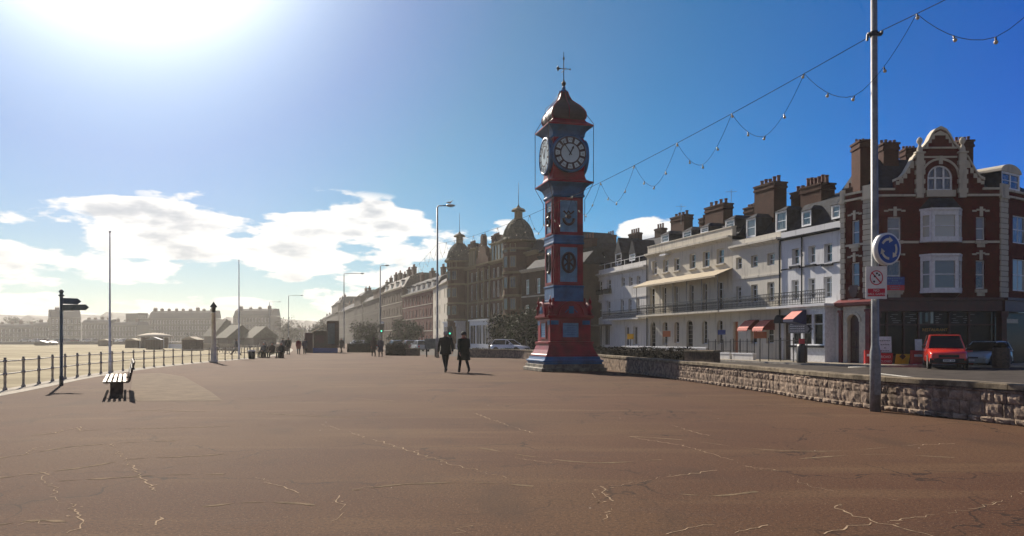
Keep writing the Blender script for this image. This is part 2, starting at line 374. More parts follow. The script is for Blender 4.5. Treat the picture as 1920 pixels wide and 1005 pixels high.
# ---------------------------------------------------------------- facades
class Fr:
    """a vertical facade plane from P0 to P1 (seen left to right): local x along it, -y outwards, z up"""
    def __init__(s, P0, P1):
        s.P0 = Vector(P0); s.P1 = Vector(P1); d = s.P1-s.P0; s.W = d.length; s.d = d.normalized(); s.n = Vector((-s.d.y, s.d.x))
        s.M = Matrix.Translation((P0[0], P0[1], 0)) @ Matrix.Rotation(math.atan2(d.y, d.x), 4, 'Z')
    def u(s, px, dep=0):
        k = (px-HX)/F; p = s.P0+s.n*dep
        return (k*p.y-p.x)/(s.d.x-k*s.d.y)
    def z(s, px, py, dep=0):
        p = s.P0+s.n*dep+s.d*s.u(px, dep); return EYE+(HY-py)*p.y/F
    def r(s, x0, x1, yt, yb, dep=0):
        xm = (x0+x1)/2; return (s.u(x0,dep), s.u(x1,dep), s.z(xm,yb,dep), s.z(xm,yt,dep))
def wall(mb, x0, x1, z0, z1, ops, dep=.2, mi=0, rmi=None, y=0):
    rmi = mi if rmi is None else rmi
    xs = sorted({x0, x1, *[o[0] for o in ops], *[o[1] for o in ops]}); zs = sorted({z0, z1, *[o[2] for o in ops], *[o[3] for o in ops]})
    xs = [x for x in xs if x0-1e-6 <= x <= x1+1e-6]; zs = [z for z in zs if z0-1e-6 <= z <= z1+1e-6]
    for a in range(len(xs)-1):
        run = None
        for b in range(len(zs)-1):
            cx, cz = (xs[a]+xs[a+1])/2, (zs[b]+zs[b+1])/2
            hole = any(o[0] < cx < o[1] and o[2] < cz < o[3] for o in ops)
            if not hole: mb.quad((xs[a],y,zs[b]),(xs[a+1],y,zs[b]),(xs[a+1],y,zs[b+1]),(xs[a],y,zs[b+1]), mi)
    for (a, b, c, d) in ops:
        e = y+dep
        mb.quad((a,y,c),(a,e,c),(a,e,d),(a,y,d), rmi); mb.quad((b,e,c),(b,y,c),(b,y,d),(b,e,d), rmi)
        mb.quad((a,y,c),(b,y,c),(b,e,c),(a,e,c), rmi); mb.quad((a,e,d),(b,e,d),(b,y,d),(a,y,d), rmi)
WC = {}
def window(fr, root, o, y=.13, style='sash', fm='white_paint', gm='window_glass', name='window', rootfr=None):
    """frame (with its bars) as a part, its panes as a sub-part; shared meshes per size"""
    x0, x1, z0, z1 = o; ww, hh = round(x1-x0, 2), round(z1-z0, 2); key = (ww, hh, style, fm, gm)
    if key not in WC:
        f = MB(); b = min(.07, ww*.11)
        f.box(0, b, 0, .07, 0, hh); f.box(ww-b, ww, 0, .07, 0, hh); f.box(b, ww-b, 0, .07, hh-b, hh); f.box(b, ww-b, 0, .07, 0, b*1.2)
        if style in ('sash', 'sash2'): f.box(b, ww-b, .01, .06, hh*.5-.03, hh*.5+.03)
        if style in ('sash2', 'french', 'tall'): f.box(ww/2-.025, ww/2+.025, .012, .058, b, hh-b)
        if style == 'french': f.box(b, ww-b, .014, .056, hh*.72, hh*.72+.05); f.box(b, ww-b, .014, .056, hh*.25, hh*.25+.05)
        if style == 'grid':
            for k in (1, 2): f.box(ww*k/3-.02, ww*k/3+.02, .012, .058, b, hh-b)
            f.box(b, ww-b, .014, .056, hh*.5, hh*.5+.04)
        g = MB(); g.box(b*.5, ww-b*.5, .03, .045, b*.5, hh-b*.5)
        WC[key] = (f.mesh(name, fm), g.mesh('pane', gm))
    fm_, gm_ = WC[key]
    M = Matrix.Translation((x0, y, z0)); 
    if rootfr is not None and rootfr is not fr: M = rootfr.M.inverted() @ fr.M @ M
    w_ = bpy.data.objects.new(name, fm_); C.objects.link(w_); w_.parent = root; w_.matrix_local = M
    g_ = bpy.data.objects.new('pane', gm_); C.objects.link(g_); g_.parent = w_
    return w_
def chimney(fr, root, x0, x1, pyt, potpy, npots, d=3.0, dw=.9, zb=7., m='chimney_brick', yext=None, rootfr=None, pots=True):
    u0, u1 = fr.u(x0, d), fr.u(x1, d); xm = (x0+x1)/2; zt = fr.z(xm, pyt, d); zp = fr.z(xm, potpy, d)
    c = MB(); c.box(u0+.06, u1-.06, d, d+dw, zb, zt-.45); c.box(u0, u1, d-.06, d+dw+.06, zt-.45, zt-.3); c.box(u0+.04, u1-.04, d-.02, d+dw+.02, zt-.3, zt-.12); c.box(u0-.02, u1+.02, d-.08, d+dw+.08, zt-.12, zt)
    M = None if rootfr in (None, fr) else rootfr.M.inverted() @ fr.M
    o = c.obj('chimney', m, root, M=M)
    if pots:
        for k in range(npots):
            x = u0+(k+.5)*(u1-u0)/npots; h = (zp-zt)*random.uniform(.85, 1.1); r = min(.13, (u1-u0)/npots*.36)
            MB().lathe([(r*1.15, 0),(r, .06),(r*.9, h-.12),(r*1.12, h-.1),(r*1.12, h),(r*.8, h),(r*.7, h-.1)], (x, d+dw/2, zt), 8).obj('chimney_pot', 'clay', o)
    return o
def dormer(fr, root, x0, x1, yt, yb, d=.9, dd=2.4, m='white_paint', roof='slate', kind='hip', rootfr=None):
    u0, u1 = fr.u(x0, d), fr.u(x1, d); xm = (x0+x1)/2; zb, zt = fr.z(xm, yb, d), fr.z(xm, yt, d)
    b = MB(); fw = .10*min(1, (u1-u0))
    op = (u0+fw, u1-fw, zb+.12, zt-.12)
    wall(b, u0, u1, zb, zt, [op], .08, 0, y=d)
    b.box(u0, u0+.05, d+.002, d+dd, zb, zt, 1); b.box(u1-.05, u1, d+.002, d+dd, zb, zt, 1)
    M = None if rootfr in (None, fr) else rootfr.M.inverted() @ fr.M
    o = b.obj('dormer', [m, roof], root, M=M); e = .10; um = (u0+u1)/2; r = MB()
    if kind == 'hip':
        h = .38; A=[(u0-e,d-e,zt),(u1+e,d-e,zt),(u1+e,d+dd,zt),(u0-e,d+dd,zt),(um-.12,d+.5,zt+h),(um+.12,d+.5,zt+h),(um+.12,d+dd,zt+h),(um-.12,d+dd,zt+h)]
        r.add(A, [(0,3,2,1),(0,1,5,4),(1,2,6,5),(3,0,4,7),(4,5,6,7)])
    elif kind == 'peak':
        h = (u1-u0)*1.1; r.ext([(u0-e,zt),(u1+e,zt),(um,zt+h)], d-.04, d+dd)
    elif kind == 'round':
        pts = [(um+(u1-u0+.3)/2*math.cos(a), zt+.5*math.sin(a)) for a in [math.pi*k/10 for k in range(11)]]; r.ext(pts, d-.06, d+dd)
    else: r.box(u0-e, u1+e, d-e, d+dd, zt, zt+.09)
    r.obj('dormer_roof', roof if kind != 'round' else 'stone_trim', o)
    key = MB(); ww, hh = op[1]-op[0], op[3]-op[2]
    key.box(op[0], op[0]+.04, d+.03, d+.07, op[2], op[3]); key.box(op[1]-.04, op[1], d+.03, d+.07, op[2], op[3]); key.box(op[0]+.04, op[1]-.04, d+.03, d+.07, op[2]+hh*.5, op[2]+hh*.5+.04)
    if kind == 'round': key.box(um-.06, um+.06, d+.02, d+.08, op[2], op[3])
    key.obj('dormer_window', m, o); MB().box(op[0]+.01, op[1]-.01, d+.06, d+.075, op[2], op[3]).obj('pane', 'window_glass', o)
    return o
def ornate_rail(u0, u1, z0, z1, y0, side=True, sp=.16, t=.022):
    r = MB(); r.box(u0, u1, y0-.025, y0+.025, z1-.05, z1); r.box(u0, u1, y0-.02, y0+.02, z0+.03, z0+.07); r.box(u0, u1, y0-.015, y0+.015, z1-.22, z1-.19)
    n = max(2, int((u1-u0)/sp)); h = z1-.22-z0-.07
    for k in range(n+1):
        x = u0+(u1-u0)*k/n; r.box(x-t/2, x+t/2, y0-.01, y0+.01, z0+.07, z1-.05)
        if k < n:
            xa = x+(u1-u0)/n/2; w2 = (u1-u0)/n*.38
            r.tube([(xa+w2*math.cos(a), y0, z0+.07+h*.35+w2*2.0*math.sin(a)) for a in [math.pi*2*j/8 for j in range(9)]], .013, 4)
            r.tube([(xa-w2, y0, z0+.07+h*.72), (xa, y0, z0+.07+h), (xa+w2, y0, z0+.07+h*.72)], .012, 4)
    return r
def body(mb, fr, D_, z0, z1, mi=0):
    W_ = fr.W; mb.quad((0,0,z0),(0,D_,z0),(0,D_,z1),(0,0,z1), mi); mb.quad((W_,D_,z0),(W_,0,z0),(W_,0,z1),(W_,D_,z1), mi)
    mb.quad((W_,D_,z0),(W_,D_,z1),(0,D_,z1),(0,D_,z0), mi)
def cornice(mb, x0, x1, z, h=.25, out=.3, mi=0):
    mb.box(x0, x1, -out, -.001, z+h*.45, z+h, mi); mb.box(x0, x1, -out*.6, -.001, z+h*.15, z+h*.45, mi); mb.box(x0, x1, -out*.25, -.001, z-h*.2, z+h*.15, mi)
def roofpart(root, W_, D_, z0, zr, m='slate', y0=.35, steep=1.5, x0=0.):
    a = MB(); a.ext([(y0, z0), (y0+steep, z0+(zr-z0)*.72), (y0+steep+2.2, zr), (D_-1.5, zr), (D_-.1, z0)], x0+.02, W_-.02, ax='yz'); return a.obj('roof', m, root)

TD = -.31
def TP(px):                                  # the terrace line
    k = (px-HX)/F; s = (20.13-47.3*k)/(k-TD); return (20.13+TD*s, 47.3+s)
def bld(name, label, P0, P1, cat='building', group=None):
    fr = Fr(P0, P1); root = empty(name, (0,0,0), 0, label, cat, group); root.matrix_world = fr.M
    root.location = (P0[0], P0[1], 0); root.rotation_euler = (0, 0, math.atan2(fr.d.y, fr.d.x)); return fr, root

# ---- A: white terrace house behind the clock tower, with window boxes
fr, root = bld('terraced_house', 'white terraced guest house with three window boxes and pointed dormers beside the clock tower', TP(1088), TP(1214))
ZC = 8.15
ops = [fr.r(*q) for q in ((1107,1114.5,529,547),(1122,1129,527,545.5),(1138,1145.5,524,543),(1165,1171.5,520,537),(1179,1186,519,536),(1194,1200.6,517,533),
   (1107,1114,569,596),(1121.5,1128.5,567,596),(1137.5,1144.5,564,593),(1164,1169.5,562,586),(1178,1184,561,586),(1193,1199,559.5,586))]
go = [fr.r(1117,1128,609,649), fr.r(1131,1143,609,648), fr.r(1172,1180,612,649), fr.r(1187,1196,612,647)]
mb = MB(); wall(mb, 0, fr.W, 0, ZC, ops+go, .3); body(mb, fr, 9, 0, ZC); mb.quad((0,0,ZC),(fr.W,0,ZC),(fr.W,9,ZC),(0,9,ZC))
mb.obj('wall', 'white_render_two', root)
for o in ops: window(fr, root, o, .18, 'sash')
for o in go: window(fr, root, o, .18, 'tall')
mb = MB(); cornice(mb, 0, fr.W, ZC, .3, .42); mb.box(0, fr.W, 0, .3, ZC+.3, ZC+.75); mb.box(0, fr.W, -.06, -.001, 5.55, 5.7); objs(mb, 'cornice', 'white_render_two', root)
roofpart(root, fr.W, 9, ZC+.1, ZC+2.3)
for q in ((1107,1117,491,505), (1124,1134,482,503), (1153.5,1165,475,497), (1180,1191,476,489)): dormer(fr, root, *q, kind='peak', m='white_paint')
mb = MB(); mb.box(0, fr.W, .1, .14, ZC+1.25, ZC+1.29)
for k in range(11): mb.box(k*fr.W/10.2, k*fr.W/10.2+.04, .1, .14, ZC+.75, ZC+1.29)
mb.obj('parapet_rail', 'white_paint', root)
for (a, b, y) in ((1105,1116,548),(1120,1131,546.5),(1136,1147,544)):
    u0, u1, z = fr.u(a), fr.u(b), fr.z((a+b)/2, y)
    o = MB().box(u0, u1, -.35, -.02, z-.35, z).obj('window_box', 'black_iron', root)
    p_ = MB()
    p_.box(u0-.02,u1+.02,-.36,-.04,z+.002,z+.12)
    for k in range(6):
        x, yy, zz = random.uniform(u0-.1,u1+.1), random.uniform(-.4,0), z+random.uniform(-.25,.22); s = .06
        p_.add([(x-s,yy,zz),(x+s,yy+s,zz),(x,yy,zz+s*1.6)], [(0,1,2)])
    p_.obj('plants', 'hedge_leaf', o)
u0, u1 = fr.u(1146), fr.W; z0, z1 = 3.55, 4.35
o = MB().box(u0, u1, -1.0, -.002, z0-.12, z0).obj('balcony', 'white_render_two', root)
ornate_rail(u0, u1, z0, z1, -.96).obj('railing', 'black_iron', o)
mb = MB(); u0, u1 = fr.u(1112), fr.u(1147); mb.box(u0, u1, -1.4, -.003, 2.95, 3.08); mb.box(u0,u0+.1,-1.4,-1.3,0,2.95); mb.box(u1-.1,u1,-1.4,-1.3,0,2.95); mb.box((u0+u1)/2,(u0+u1)/2+.08,-1.4,-1.3,0,2.95)
mb.obj('porch', 'wood_dark', root)

# ---- B: cream terrace with canopied veranda
fr, root = bld('terraced_house', 'long cream terraced house with a sloping canopy over its first floor veranda', TP(1214.4), TP(1373))
ZC = 9.1; mb = MB()
top = [fr.r(*q) for q in ((1223,1232,490,514),(1243,1253,486.5,510),(1264,1274,484,507),(1293,1304,476,503),(1317.5,1330.5,471.5,500),(1343.5,1357.6,466.4,494))]
mid = [fr.r(*q) for q in ((1219,1228,540,589),(1242,1249,538,588),(1264,1270.5,537,587),(1292.5,1300.5,534,585),(1317.5,1325.5,531,583),(1344.5,1356,528,581))]
gnd = [fr.r(*q) for q in ((1219,1229,603,651),(1242,1252.5,603,646),(1264,1274,603,643),(1287,1299,600,652),(1316,1327,601,645),(1344.5,1356,600,645))]
wall(mb, 0, fr.W, 0, ZC, top+mid+gnd, .32); body(mb, fr, 9.5, 0, ZC); mb.quad((0,0,ZC),(fr.W,0,ZC),(fr.W,9.5,ZC),(0,9.5,ZC)); mb.obj('wall', 'cream_render', root)
for o in top: window(fr, root, o, .2, 'sash')
for o in mid: window(fr, root, o, .2, 'french', gm='dark_glass')
for k, o in enumerate(gnd):
    window(fr, root, o, .22, 'tall', gm='dark_glass', fm='wood_dark' if k in (0, 3) else 'white_paint')
    a = MB(); x0, x1, z0, z1 = o; r = (x1-x0)/2                       # arch spandrels
    for sgn, xc in ((1, x0), (-1, x1)):
        pts = [(xc, z1)]+[(x0+r-sgn*r*math.cos(t_*math.pi/12), z1-r+r*math.sin(t_*math.pi/12)) for t_ in range(0, 7)]
        a.ext(pts if sgn > 0 else pts[::-1], .003, .18)
    a.obj('arch_head', 'cream_render', root)
for o in top:
    MB().box(o[0]-.15, o[1]+.15, -.14, -.002, o[2]-.14, o[2]-.02).obj('sill', 'cream_render', root)
mb = MB(); cornice(mb, 0, fr.W, ZC, .3, .4); mb.box(0, fr.W, 0, .35, ZC+.3, ZC+.95); mb.box(0, fr.W, -.05, .4, ZC+.95, ZC+1.03)
for k in range(8): mb.box(.02, fr.W-.02, -.012, -.001, .5+k*.36, .52+k*.36)
objs(mb, 'cornice', 'cream_render', root)
roofpart(root, fr.W, 9.5, ZC+.3, ZC+2.2)
for q in ((1239.6,1254,440,455),(1280,1296,433,447),(1313.5,1328,426,437),(1360,1377,412,428)): dormer(fr, root, *q, d=.6)
for q in ((1257,1283,405,397,4,2.2),(1321,1357,385,375,4,2.2),(1310,1320,409,402,2,4.5),(1394,1414,388,381,4,4)): chimney(fr, root, *q)
zb = 3.72; o = MB().box(.1, fr.W, -1.25, -.002, zb-.14, zb).obj('balcony', 'cream_render', root)
ornate_rail(.1, fr.W, zb, zb+.88, -1.2).obj('railing', 'black_iron', o)
cn = MB(); zt = 6.95; zl = 6.35
cn.add([(0,-.003,zt),(fr.W,-.003,zt),(fr.W,-1.5,zl),(0,-1.5,zl),(0,-.003,zt-.06),(fr.W,-.003,zt-.06),(fr.W,-1.5,zl-.06),(0,-1.5,zl-.06)], [(0,3,2,1),(4,5,6,7),(3,7,6,2),(0,4,7,3),(1,2,6,5)])
cn.box(0, fr.W, -1.51, -1.44, zl-.14, zl-.06); o = cn.obj('veranda_canopy', 'canopy_white', root)
for k in range(7):
    x = .12+k*(fr.W-.24)/6; MB().tube([(x,-1.2,zb),(x,-1.2,zl+.05)], .035, 6).obj('post', 'grey_paint', root)
MB().box(fr.u(1246), fr.u(1257), -.5, -.1, fr.z(1250,480), fr.z(1250,477)).obj('floodlight', 'white_paint', root)
MB().tube([(-.02,-.08,0),(-.02,-.08,ZC)], .05, 6).obj('drainpipe', 'black_iron', root)

# ---- C: cream house with red awnings
fr, root = bld('terraced_house', 'cream terraced house with two faded red window awnings on its ground floor', TP(1373.4), TP(1464))
ZC = 8.25; mb = MB()
top = [fr.r(*q) for q in ((1380,1391,482.7,504.5),(1408,1420.6,479,501),(1438.5,1452,474.5,497))]
mid = [fr.r(*q) for q in ((1380,1391,537,569),(1408,1420.6,533.6,567),(1438.5,1452,529,565))]
gnd = [fr.r(1372.5,1384,603,655), fr.r(1407.5,1419.5,612,644), fr.r(1436.6,1450.5,611,644)]; gnd[0] = (.1, gnd[0][1], 0.0, gnd[0][3])
wall(mb, 0, fr.W, 0, ZC, top+mid+gnd, .3); body(mb, fr, 9.5, 0, ZC); mb.quad((0,0,ZC),(fr.W,0,ZC),(fr.W,9.5,ZC),(0,9.5,ZC)); mb.obj('wall', 'cream_render_two', root)
for o in top: window(fr, root, o, .2, 'sash')
for o in mid: window(fr, root, o, .2, 'french')
for o in gnd[1:]: window(fr, root, o, .2, 'sash', gm='dark_glass')
x0, x1, z0, z1 = gnd[0]; d_ = MB().box(x0, x1, .2, .26, z0, z1).obj('door', 'sign_orange', root)
mb = MB(); cornice(mb, 0, fr.W, ZC, .28, .4); mb.box(0, fr.W, 0, .35, ZC+.28, ZC+.68); mb.box(0, fr.W, -.07, -.001, 5.98, 6.12); objs(mb, 'cornice', 'cream_render_two', root)
roofpart(root, fr.W, 9.5, ZC+.2, ZC+2.5)
for q in ((1399,1417,409.6,445),(1454,1475,396,433.5)): dormer(fr, root, *q, d=.5, dd=2.8)
for q in ((1413.5,1452,345,333,5,1.9),): chimney(fr, root, *q, dw=1.1)
zb = 3.72; o = MB().box(0, fr.W, -1.2, -.002, zb-.14, zb).obj('balcony', 'cream_render_two', root)
ornate_rail(0, fr.W, zb, zb+.88, -1.15).obj('railing', 'black_iron', o)
for (a, b) in ((1405,1424), (1433.5,1453)):
    u0, u1 = fr.u(a), fr.u(b); z = fr.z((a+b)/2, 602); n = 8; sl = MB()
    pr = [(-.003, z+.1), (-.35, z+.02), (-.95, z-.5), (-1.0, z-.62), (-1.0, z-.72), (-.90, z-.62), (-.003, z-.62)]
    aw = MB(); aw.ext([(q[0], q[1]) for q in pr], u0+.01, u1-.01, ax='yz'); o = aw.obj('awning', 'awning_side', root)
    fs = MB(); fs.quad((u0,-.36,z+.03),(u1,-.36,z+.03),(u1,-.97,z-.5),(u0,-.97,z-.5)); fs.quad((u0,-.97,z-.5),(u1,-.97,z-.5),(u1,-1.02,z-.66),(u0,-1.02,z-.66))
    for k in range(7): x = u0+(k+.5)*(u1-u0)/7; fs.add([(x-.09,-1.02,z-.66),(x+.09,-1.02,z-.66),(x,-1.025,z-.76)], [(0,1,2)])
    s_ = fs.obj('awning_cloth', 'awning_red', o); so = s_.modifiers.new('s', 'SOLIDIFY'); so.thickness = .012
MB().tube([(fr.W-.03,-.08,0),(fr.W-.03,-.08,ZC)], .055, 6).obj('drainpipe', 'black_iron', root)

# ---- D: white house with bay window and blue awning
fr, root = bld('terraced_house', 'white terraced house with ground floor bay window, blue awning and hooded arch doorway', TP(1464.4), TP(1576))
ZC = 8.25; mb = MB()
top = [fr.r(*q) for q in ((1485,1498,466,495.6),(1515.5,1528.5,461,493),(1545,1560,457,492))]
mid = [fr.r(*q) for q in ((1484,1497.5,525,562),(1515.5,1528.5,522,560),(1544,1559.5,519,558))]
wall(mb, 0, fr.W, 0, ZC, top+mid+[fr.r(1469,1482,603,684)[:2]+(0, fr.z(1475,603))], .3); body(mb, fr, 9.5, 0, ZC); mb.quad((0,0,ZC),(fr.W,0,ZC),(fr.W,9.5,ZC),(0,9.5,ZC)); mb.obj('wall', 'white_render', root)
for o in top+mid: window(fr, root, o, .2, 'sash' if o in top else 'french')
o = fr.r(1469,1482,603,684); MB().box(o[0], o[1], .2, .26, 0, o[3]).obj('door', 'wood_dark', root)
hb = MB(); um = (o[0]+o[1])/2; rr = .42; zt = fr.z(1475,606)
hb.ext([(um+rr*math.cos(a), zt+.55*math.sin(a)) for a in [math.pi*k/10 for k in range(11)]], -.75, -.002); hb.obj('door_hood', 'slate', root)
mb = MB(); cornice(mb, 0, fr.W, ZC, .12, .3); mb.obj('cornice', 'slate', root)
mb = MB(); mb.box(0, fr.W, 0, .35, ZC+.02, ZC+.55); mb.obj('parapet', 'white_render', root)
for o in top: MB().box(o[0]-.12, o[1]+.12, -.16, -.002, o[2]-.22, o[2]-.1).obj('sill', 'slate', root)
mb = MB(); zz = 6.22
xs = [0]+[q for o in top for q in (o[0]-.05, o[1]+.05)]+[fr.W]
for k in range(0, len(xs), 2): mb.box(xs[k], xs[k+1], -.03, -.001, zz, zz+.08)
objs(mb, 'string_course', 'slate', root)
roofpart(root, fr.W, 9.5, ZC+.2, ZC+3.4)
dormer(fr, root, 1503, 1521, 395, 424, d=.5, dd=2.8); dormer(fr, root, 1559, 1575, 384, 410, d=.5, dd=2.6)
chimney(fr, root, 1500, 1541, 347, 330, 6, d=2.0, dw=1.1); chimney(fr, root, 1482, 1499, 360, 347, 2, d=3.4, dw=1.0)
zb = 3.72; o = MB().box(0, fr.W, -1.2, -.002, zb-.14, zb).obj('balcony', 'white_render', root)
ornate_rail(0, fr.W, zb, zb+.88, -1.15).obj('railing', 'black_iron', o)
bx0, bx1 = fr.u(1502), fr.u(1567); bw = MB(); by = -.8
zs_, zh_ = fr.z(1535,645), fr.z(1535,590)
opb = [(bx0+.2+k*(bx1-bx0-.2)/3, bx0+(k+1)*(bx1-bx0-.2)/3, zs_, zh_) for k in range(3)]
wall(bw, bx0, bx1, 0, zh_+.35, opb, .15, y=by); bw.quad((bx0,by,0),(bx0,0,0),(bx0,0,zh_+.35),(bx0,by,zh_+.35)); bw.quad((bx1,0,0),(bx1,by,0),(bx1,by,zh_+.35),(bx1,0,zh_+.35)); bw.box(bx0-.05,bx1+.05,by-.08,-.003,zh_+.355,zh_+.5); bw.box(bx0-.05,bx1+.05,by-.12,by-.002,zs_-.2,zs_-.1)
bay = bw.obj('bay_window', ['white_paint'], root); bay_o = bay
for o in opb:
    MB().box(o[0], o[1], by+.12, by+.135, o[2], o[3]).obj('pane', 'dark_glass', bay)
    MB().box(o[0], o[1], by+.06, by+.1, (o[2]+o[3])/2+.3, (o[2]+o[3])/2+.35).obj('glazing_bar', 'white_paint', bay)
MB().box(bx0-.06, bx1+.06, by-.14, by-.122, zs_-.22, zs_-.08).obj('sill', 'slate', bay)
u0, u1 = fr.u(1512), fr.u(1532); z = zh_+.25; aw = MB(); aw.ext([(by-.003, z+.05), (by-.25, z), (by-1.0, z-.55), (by-1.0, z-.7), (by-.003, z-.9)], u0, u1, ax='yz'); o = aw.obj('awning', 'awning_blue', root)
fs = MB(); fs.quad((u0,by-.26,z+.012),(u1,by-.26,z+.012),(u1,by-1.01,z-.54),(u0,by-1.01,z-.54)); q = fs.obj('awning_cloth', 'awning_red', o); so = q.modifiers.new('s', 'SOLIDIFY'); so.thickness = .012
MB().tube([(fr.u(1505),-.08,3.7),(fr.u(1505),-.08,ZC)], .05, 6).obj('drainpipe', 'black_iron', root)

# ---- E: red brick corner building with shaped gable
def E(px, Z): return PX(px, Z)
fm = Fr(E(1638,45.2), E(1874,45.0)); f1 = Fr(E(1577,47.3), E(1638,45.2)); a_ = E(1874,45.0); b_ = E(1920,46.6)
f3 = Fr(a_, (a_[0]+(b_[0]-a_[0])*3.6, a_[1]+(b_[1]-a_[1])*3.6))
root = empty('corner_building', (fm.P0.x, fm.P0.y, 0), math.atan2(fm.d.y, fm.d.x), 'red brick corner building with cream trim, shaped gable and dark shopfront', 'building')
def rel(f): return None if f is fm else fm.M.inverted() @ f.M
ZL, ZP = 9.85, 10.35; ZF0, ZF1 = 3.15, 3.95
# main front
wl, wl2 = fm.r(1664.5,1690,406.6,450), fm.r(1663.4,1689.3,488.4,545); wr, wr2 = fm.r(1830,1847.5,406.6,450), fm.r(1829.5,1847,488,541.5)
oru, orl = fm.r(1729,1798,398,449), fm.r(1729,1799,486,542)
mb = MB(); wall(mb, 0, fm.W, ZF1, ZP-.12, [wl, wl2, wr, wr2, oru, orl], .25); mb.obj('wall', 'red_brick', root)
mb = MB(); wall(mb, 0, f1.W, ZF1, ZP-.12, [f1.r(1596,1611,413,458), f1.r(1595.5,1611,492,537)], .25); mb.obj('wall', 'red_brick', root, M=rel(f1))
mb = MB(); s3 = [f3.r(1899,1925,405,457), f3.r(1899,1925,486,546)]; wall(mb, 0, f3.W, ZF1, ZP-.12, s3, .25); mb.obj('wall', 'red_brick', root, M=rel(f3))
for f, o in ((fm,wl),(fm,wl2),(fm,wr),(fm,wr2),(f1,f1.r(1596,1611,413,458)),(f1,f1.r(1595.5,1611,492,537))): window(f, root, o, .12, 'sash', rootfr=fm)
for o in s3: window(f3, root, o, .1, 'sash2', gm='curtained_glass', rootfr=fm)
tr = MB()
def lint(tr, o, f=None):
    x0, x1, z0, z1 = o; m_ = (x0+x1)/2; 
    tr.box(x0-.22, x0+.02, -.05, -.002, z1+.30, z1+.40); tr.box(x1-.02, x1+.22, -.05, -.002, z1+.30, z1+.40); tr.box(x0+.02, x1-.02, -.052, -.002, z1+.36, z1+.46)
    tr.box(m_-.09, m_+.09, -.09, -.054, z1+.02, z1+.58); tr.box(x0-.06, x1+.06, -.12, -.002, z0-.22, z0-.04); tr.box(x0+.05,x1-.05,-.06,-.003,z0-.42,z0-.22)
for o in (wl, wl2, wr, wr2): lint(tr, o)
zb_ = fm.z(1760, 454)-.06
for a, b in ((0, wl[0]-.08), (wl[1]+.08, fm.u(1722)), (fm.u(1804), wr[0]-.08), (wr[1]+.08, fm.W)): tr.box(a, b, -.06, -.001, zb_, zb_+.13)
tr.box(0, fm.u(1715), -.16, -.001, ZL, ZL+.12); tr.box(fm.u(1811), fm.W, -.16, -.001, ZL, ZL+.12)
tr.box(0, fm.u(1677), -.1, .25, ZP-.12, ZP); tr.box(fm.u(1842), fm.W, -.1, .25, ZP-.12, ZP)
objs(tr, 'stone_trim', 'stone_trim', root)
def quoins(f, x0, x1, z0, z1, name='quoins'):
    q = MB(); z = z0; k = 0
    while z < z1-.05:
        e = .04 if k % 2 else 0; q.box(x0-e, x1+e, -.09, -.002, z+.025, min(z+.30, z1)); z += .31; k += 1
    q.box(x0+.01, x1-.01, -.03, -.001, z0, z1, 1)
    q.box(x0-.08, x1+.08, -.16, -.002, z1+.002, z1+.16); q.box(x0-.02, x1+.02, -.12, -.002, z1+.16, z1+.85)
    return q.obj(name, ['stone_trim', 'wall_joint'], root, M=rel(f))
quoins(f1, .02, f1.u(1584.5), ZF1, ZL-.1); quoins(f1, f1.u(1620), f1.W-.02, ZF1, ZL-.1); quoins(f3, .04, f3.u(1887.5), ZF1, ZL-.1)
tr = MB(); lint(tr, f1.r(1596,1611,413,458)); lint(tr, f1.r(1595.5,1611,492,537)); tr.box(0, f1.W, -.14, -.001, ZL, ZL+.12); tr.box(0, f1.W, -.1, .25, ZP-.12, ZP); tr.box(0.3,f1.W-.7,-.05,-.001,zb_,zb_+.12)
objs(tr, 'stone_trim', 'stone_trim', root, M=rel(f1))
tr = MB(); tr.box(f3.u(1888), f3.W, -.14, -.001, ZL, ZL+.12); tr.box(f3.u(1888), f3.W, -.1, .25, ZP-.12, ZP); objs(tr, 'stone_trim', 'stone_trim', root, M=rel(f3))
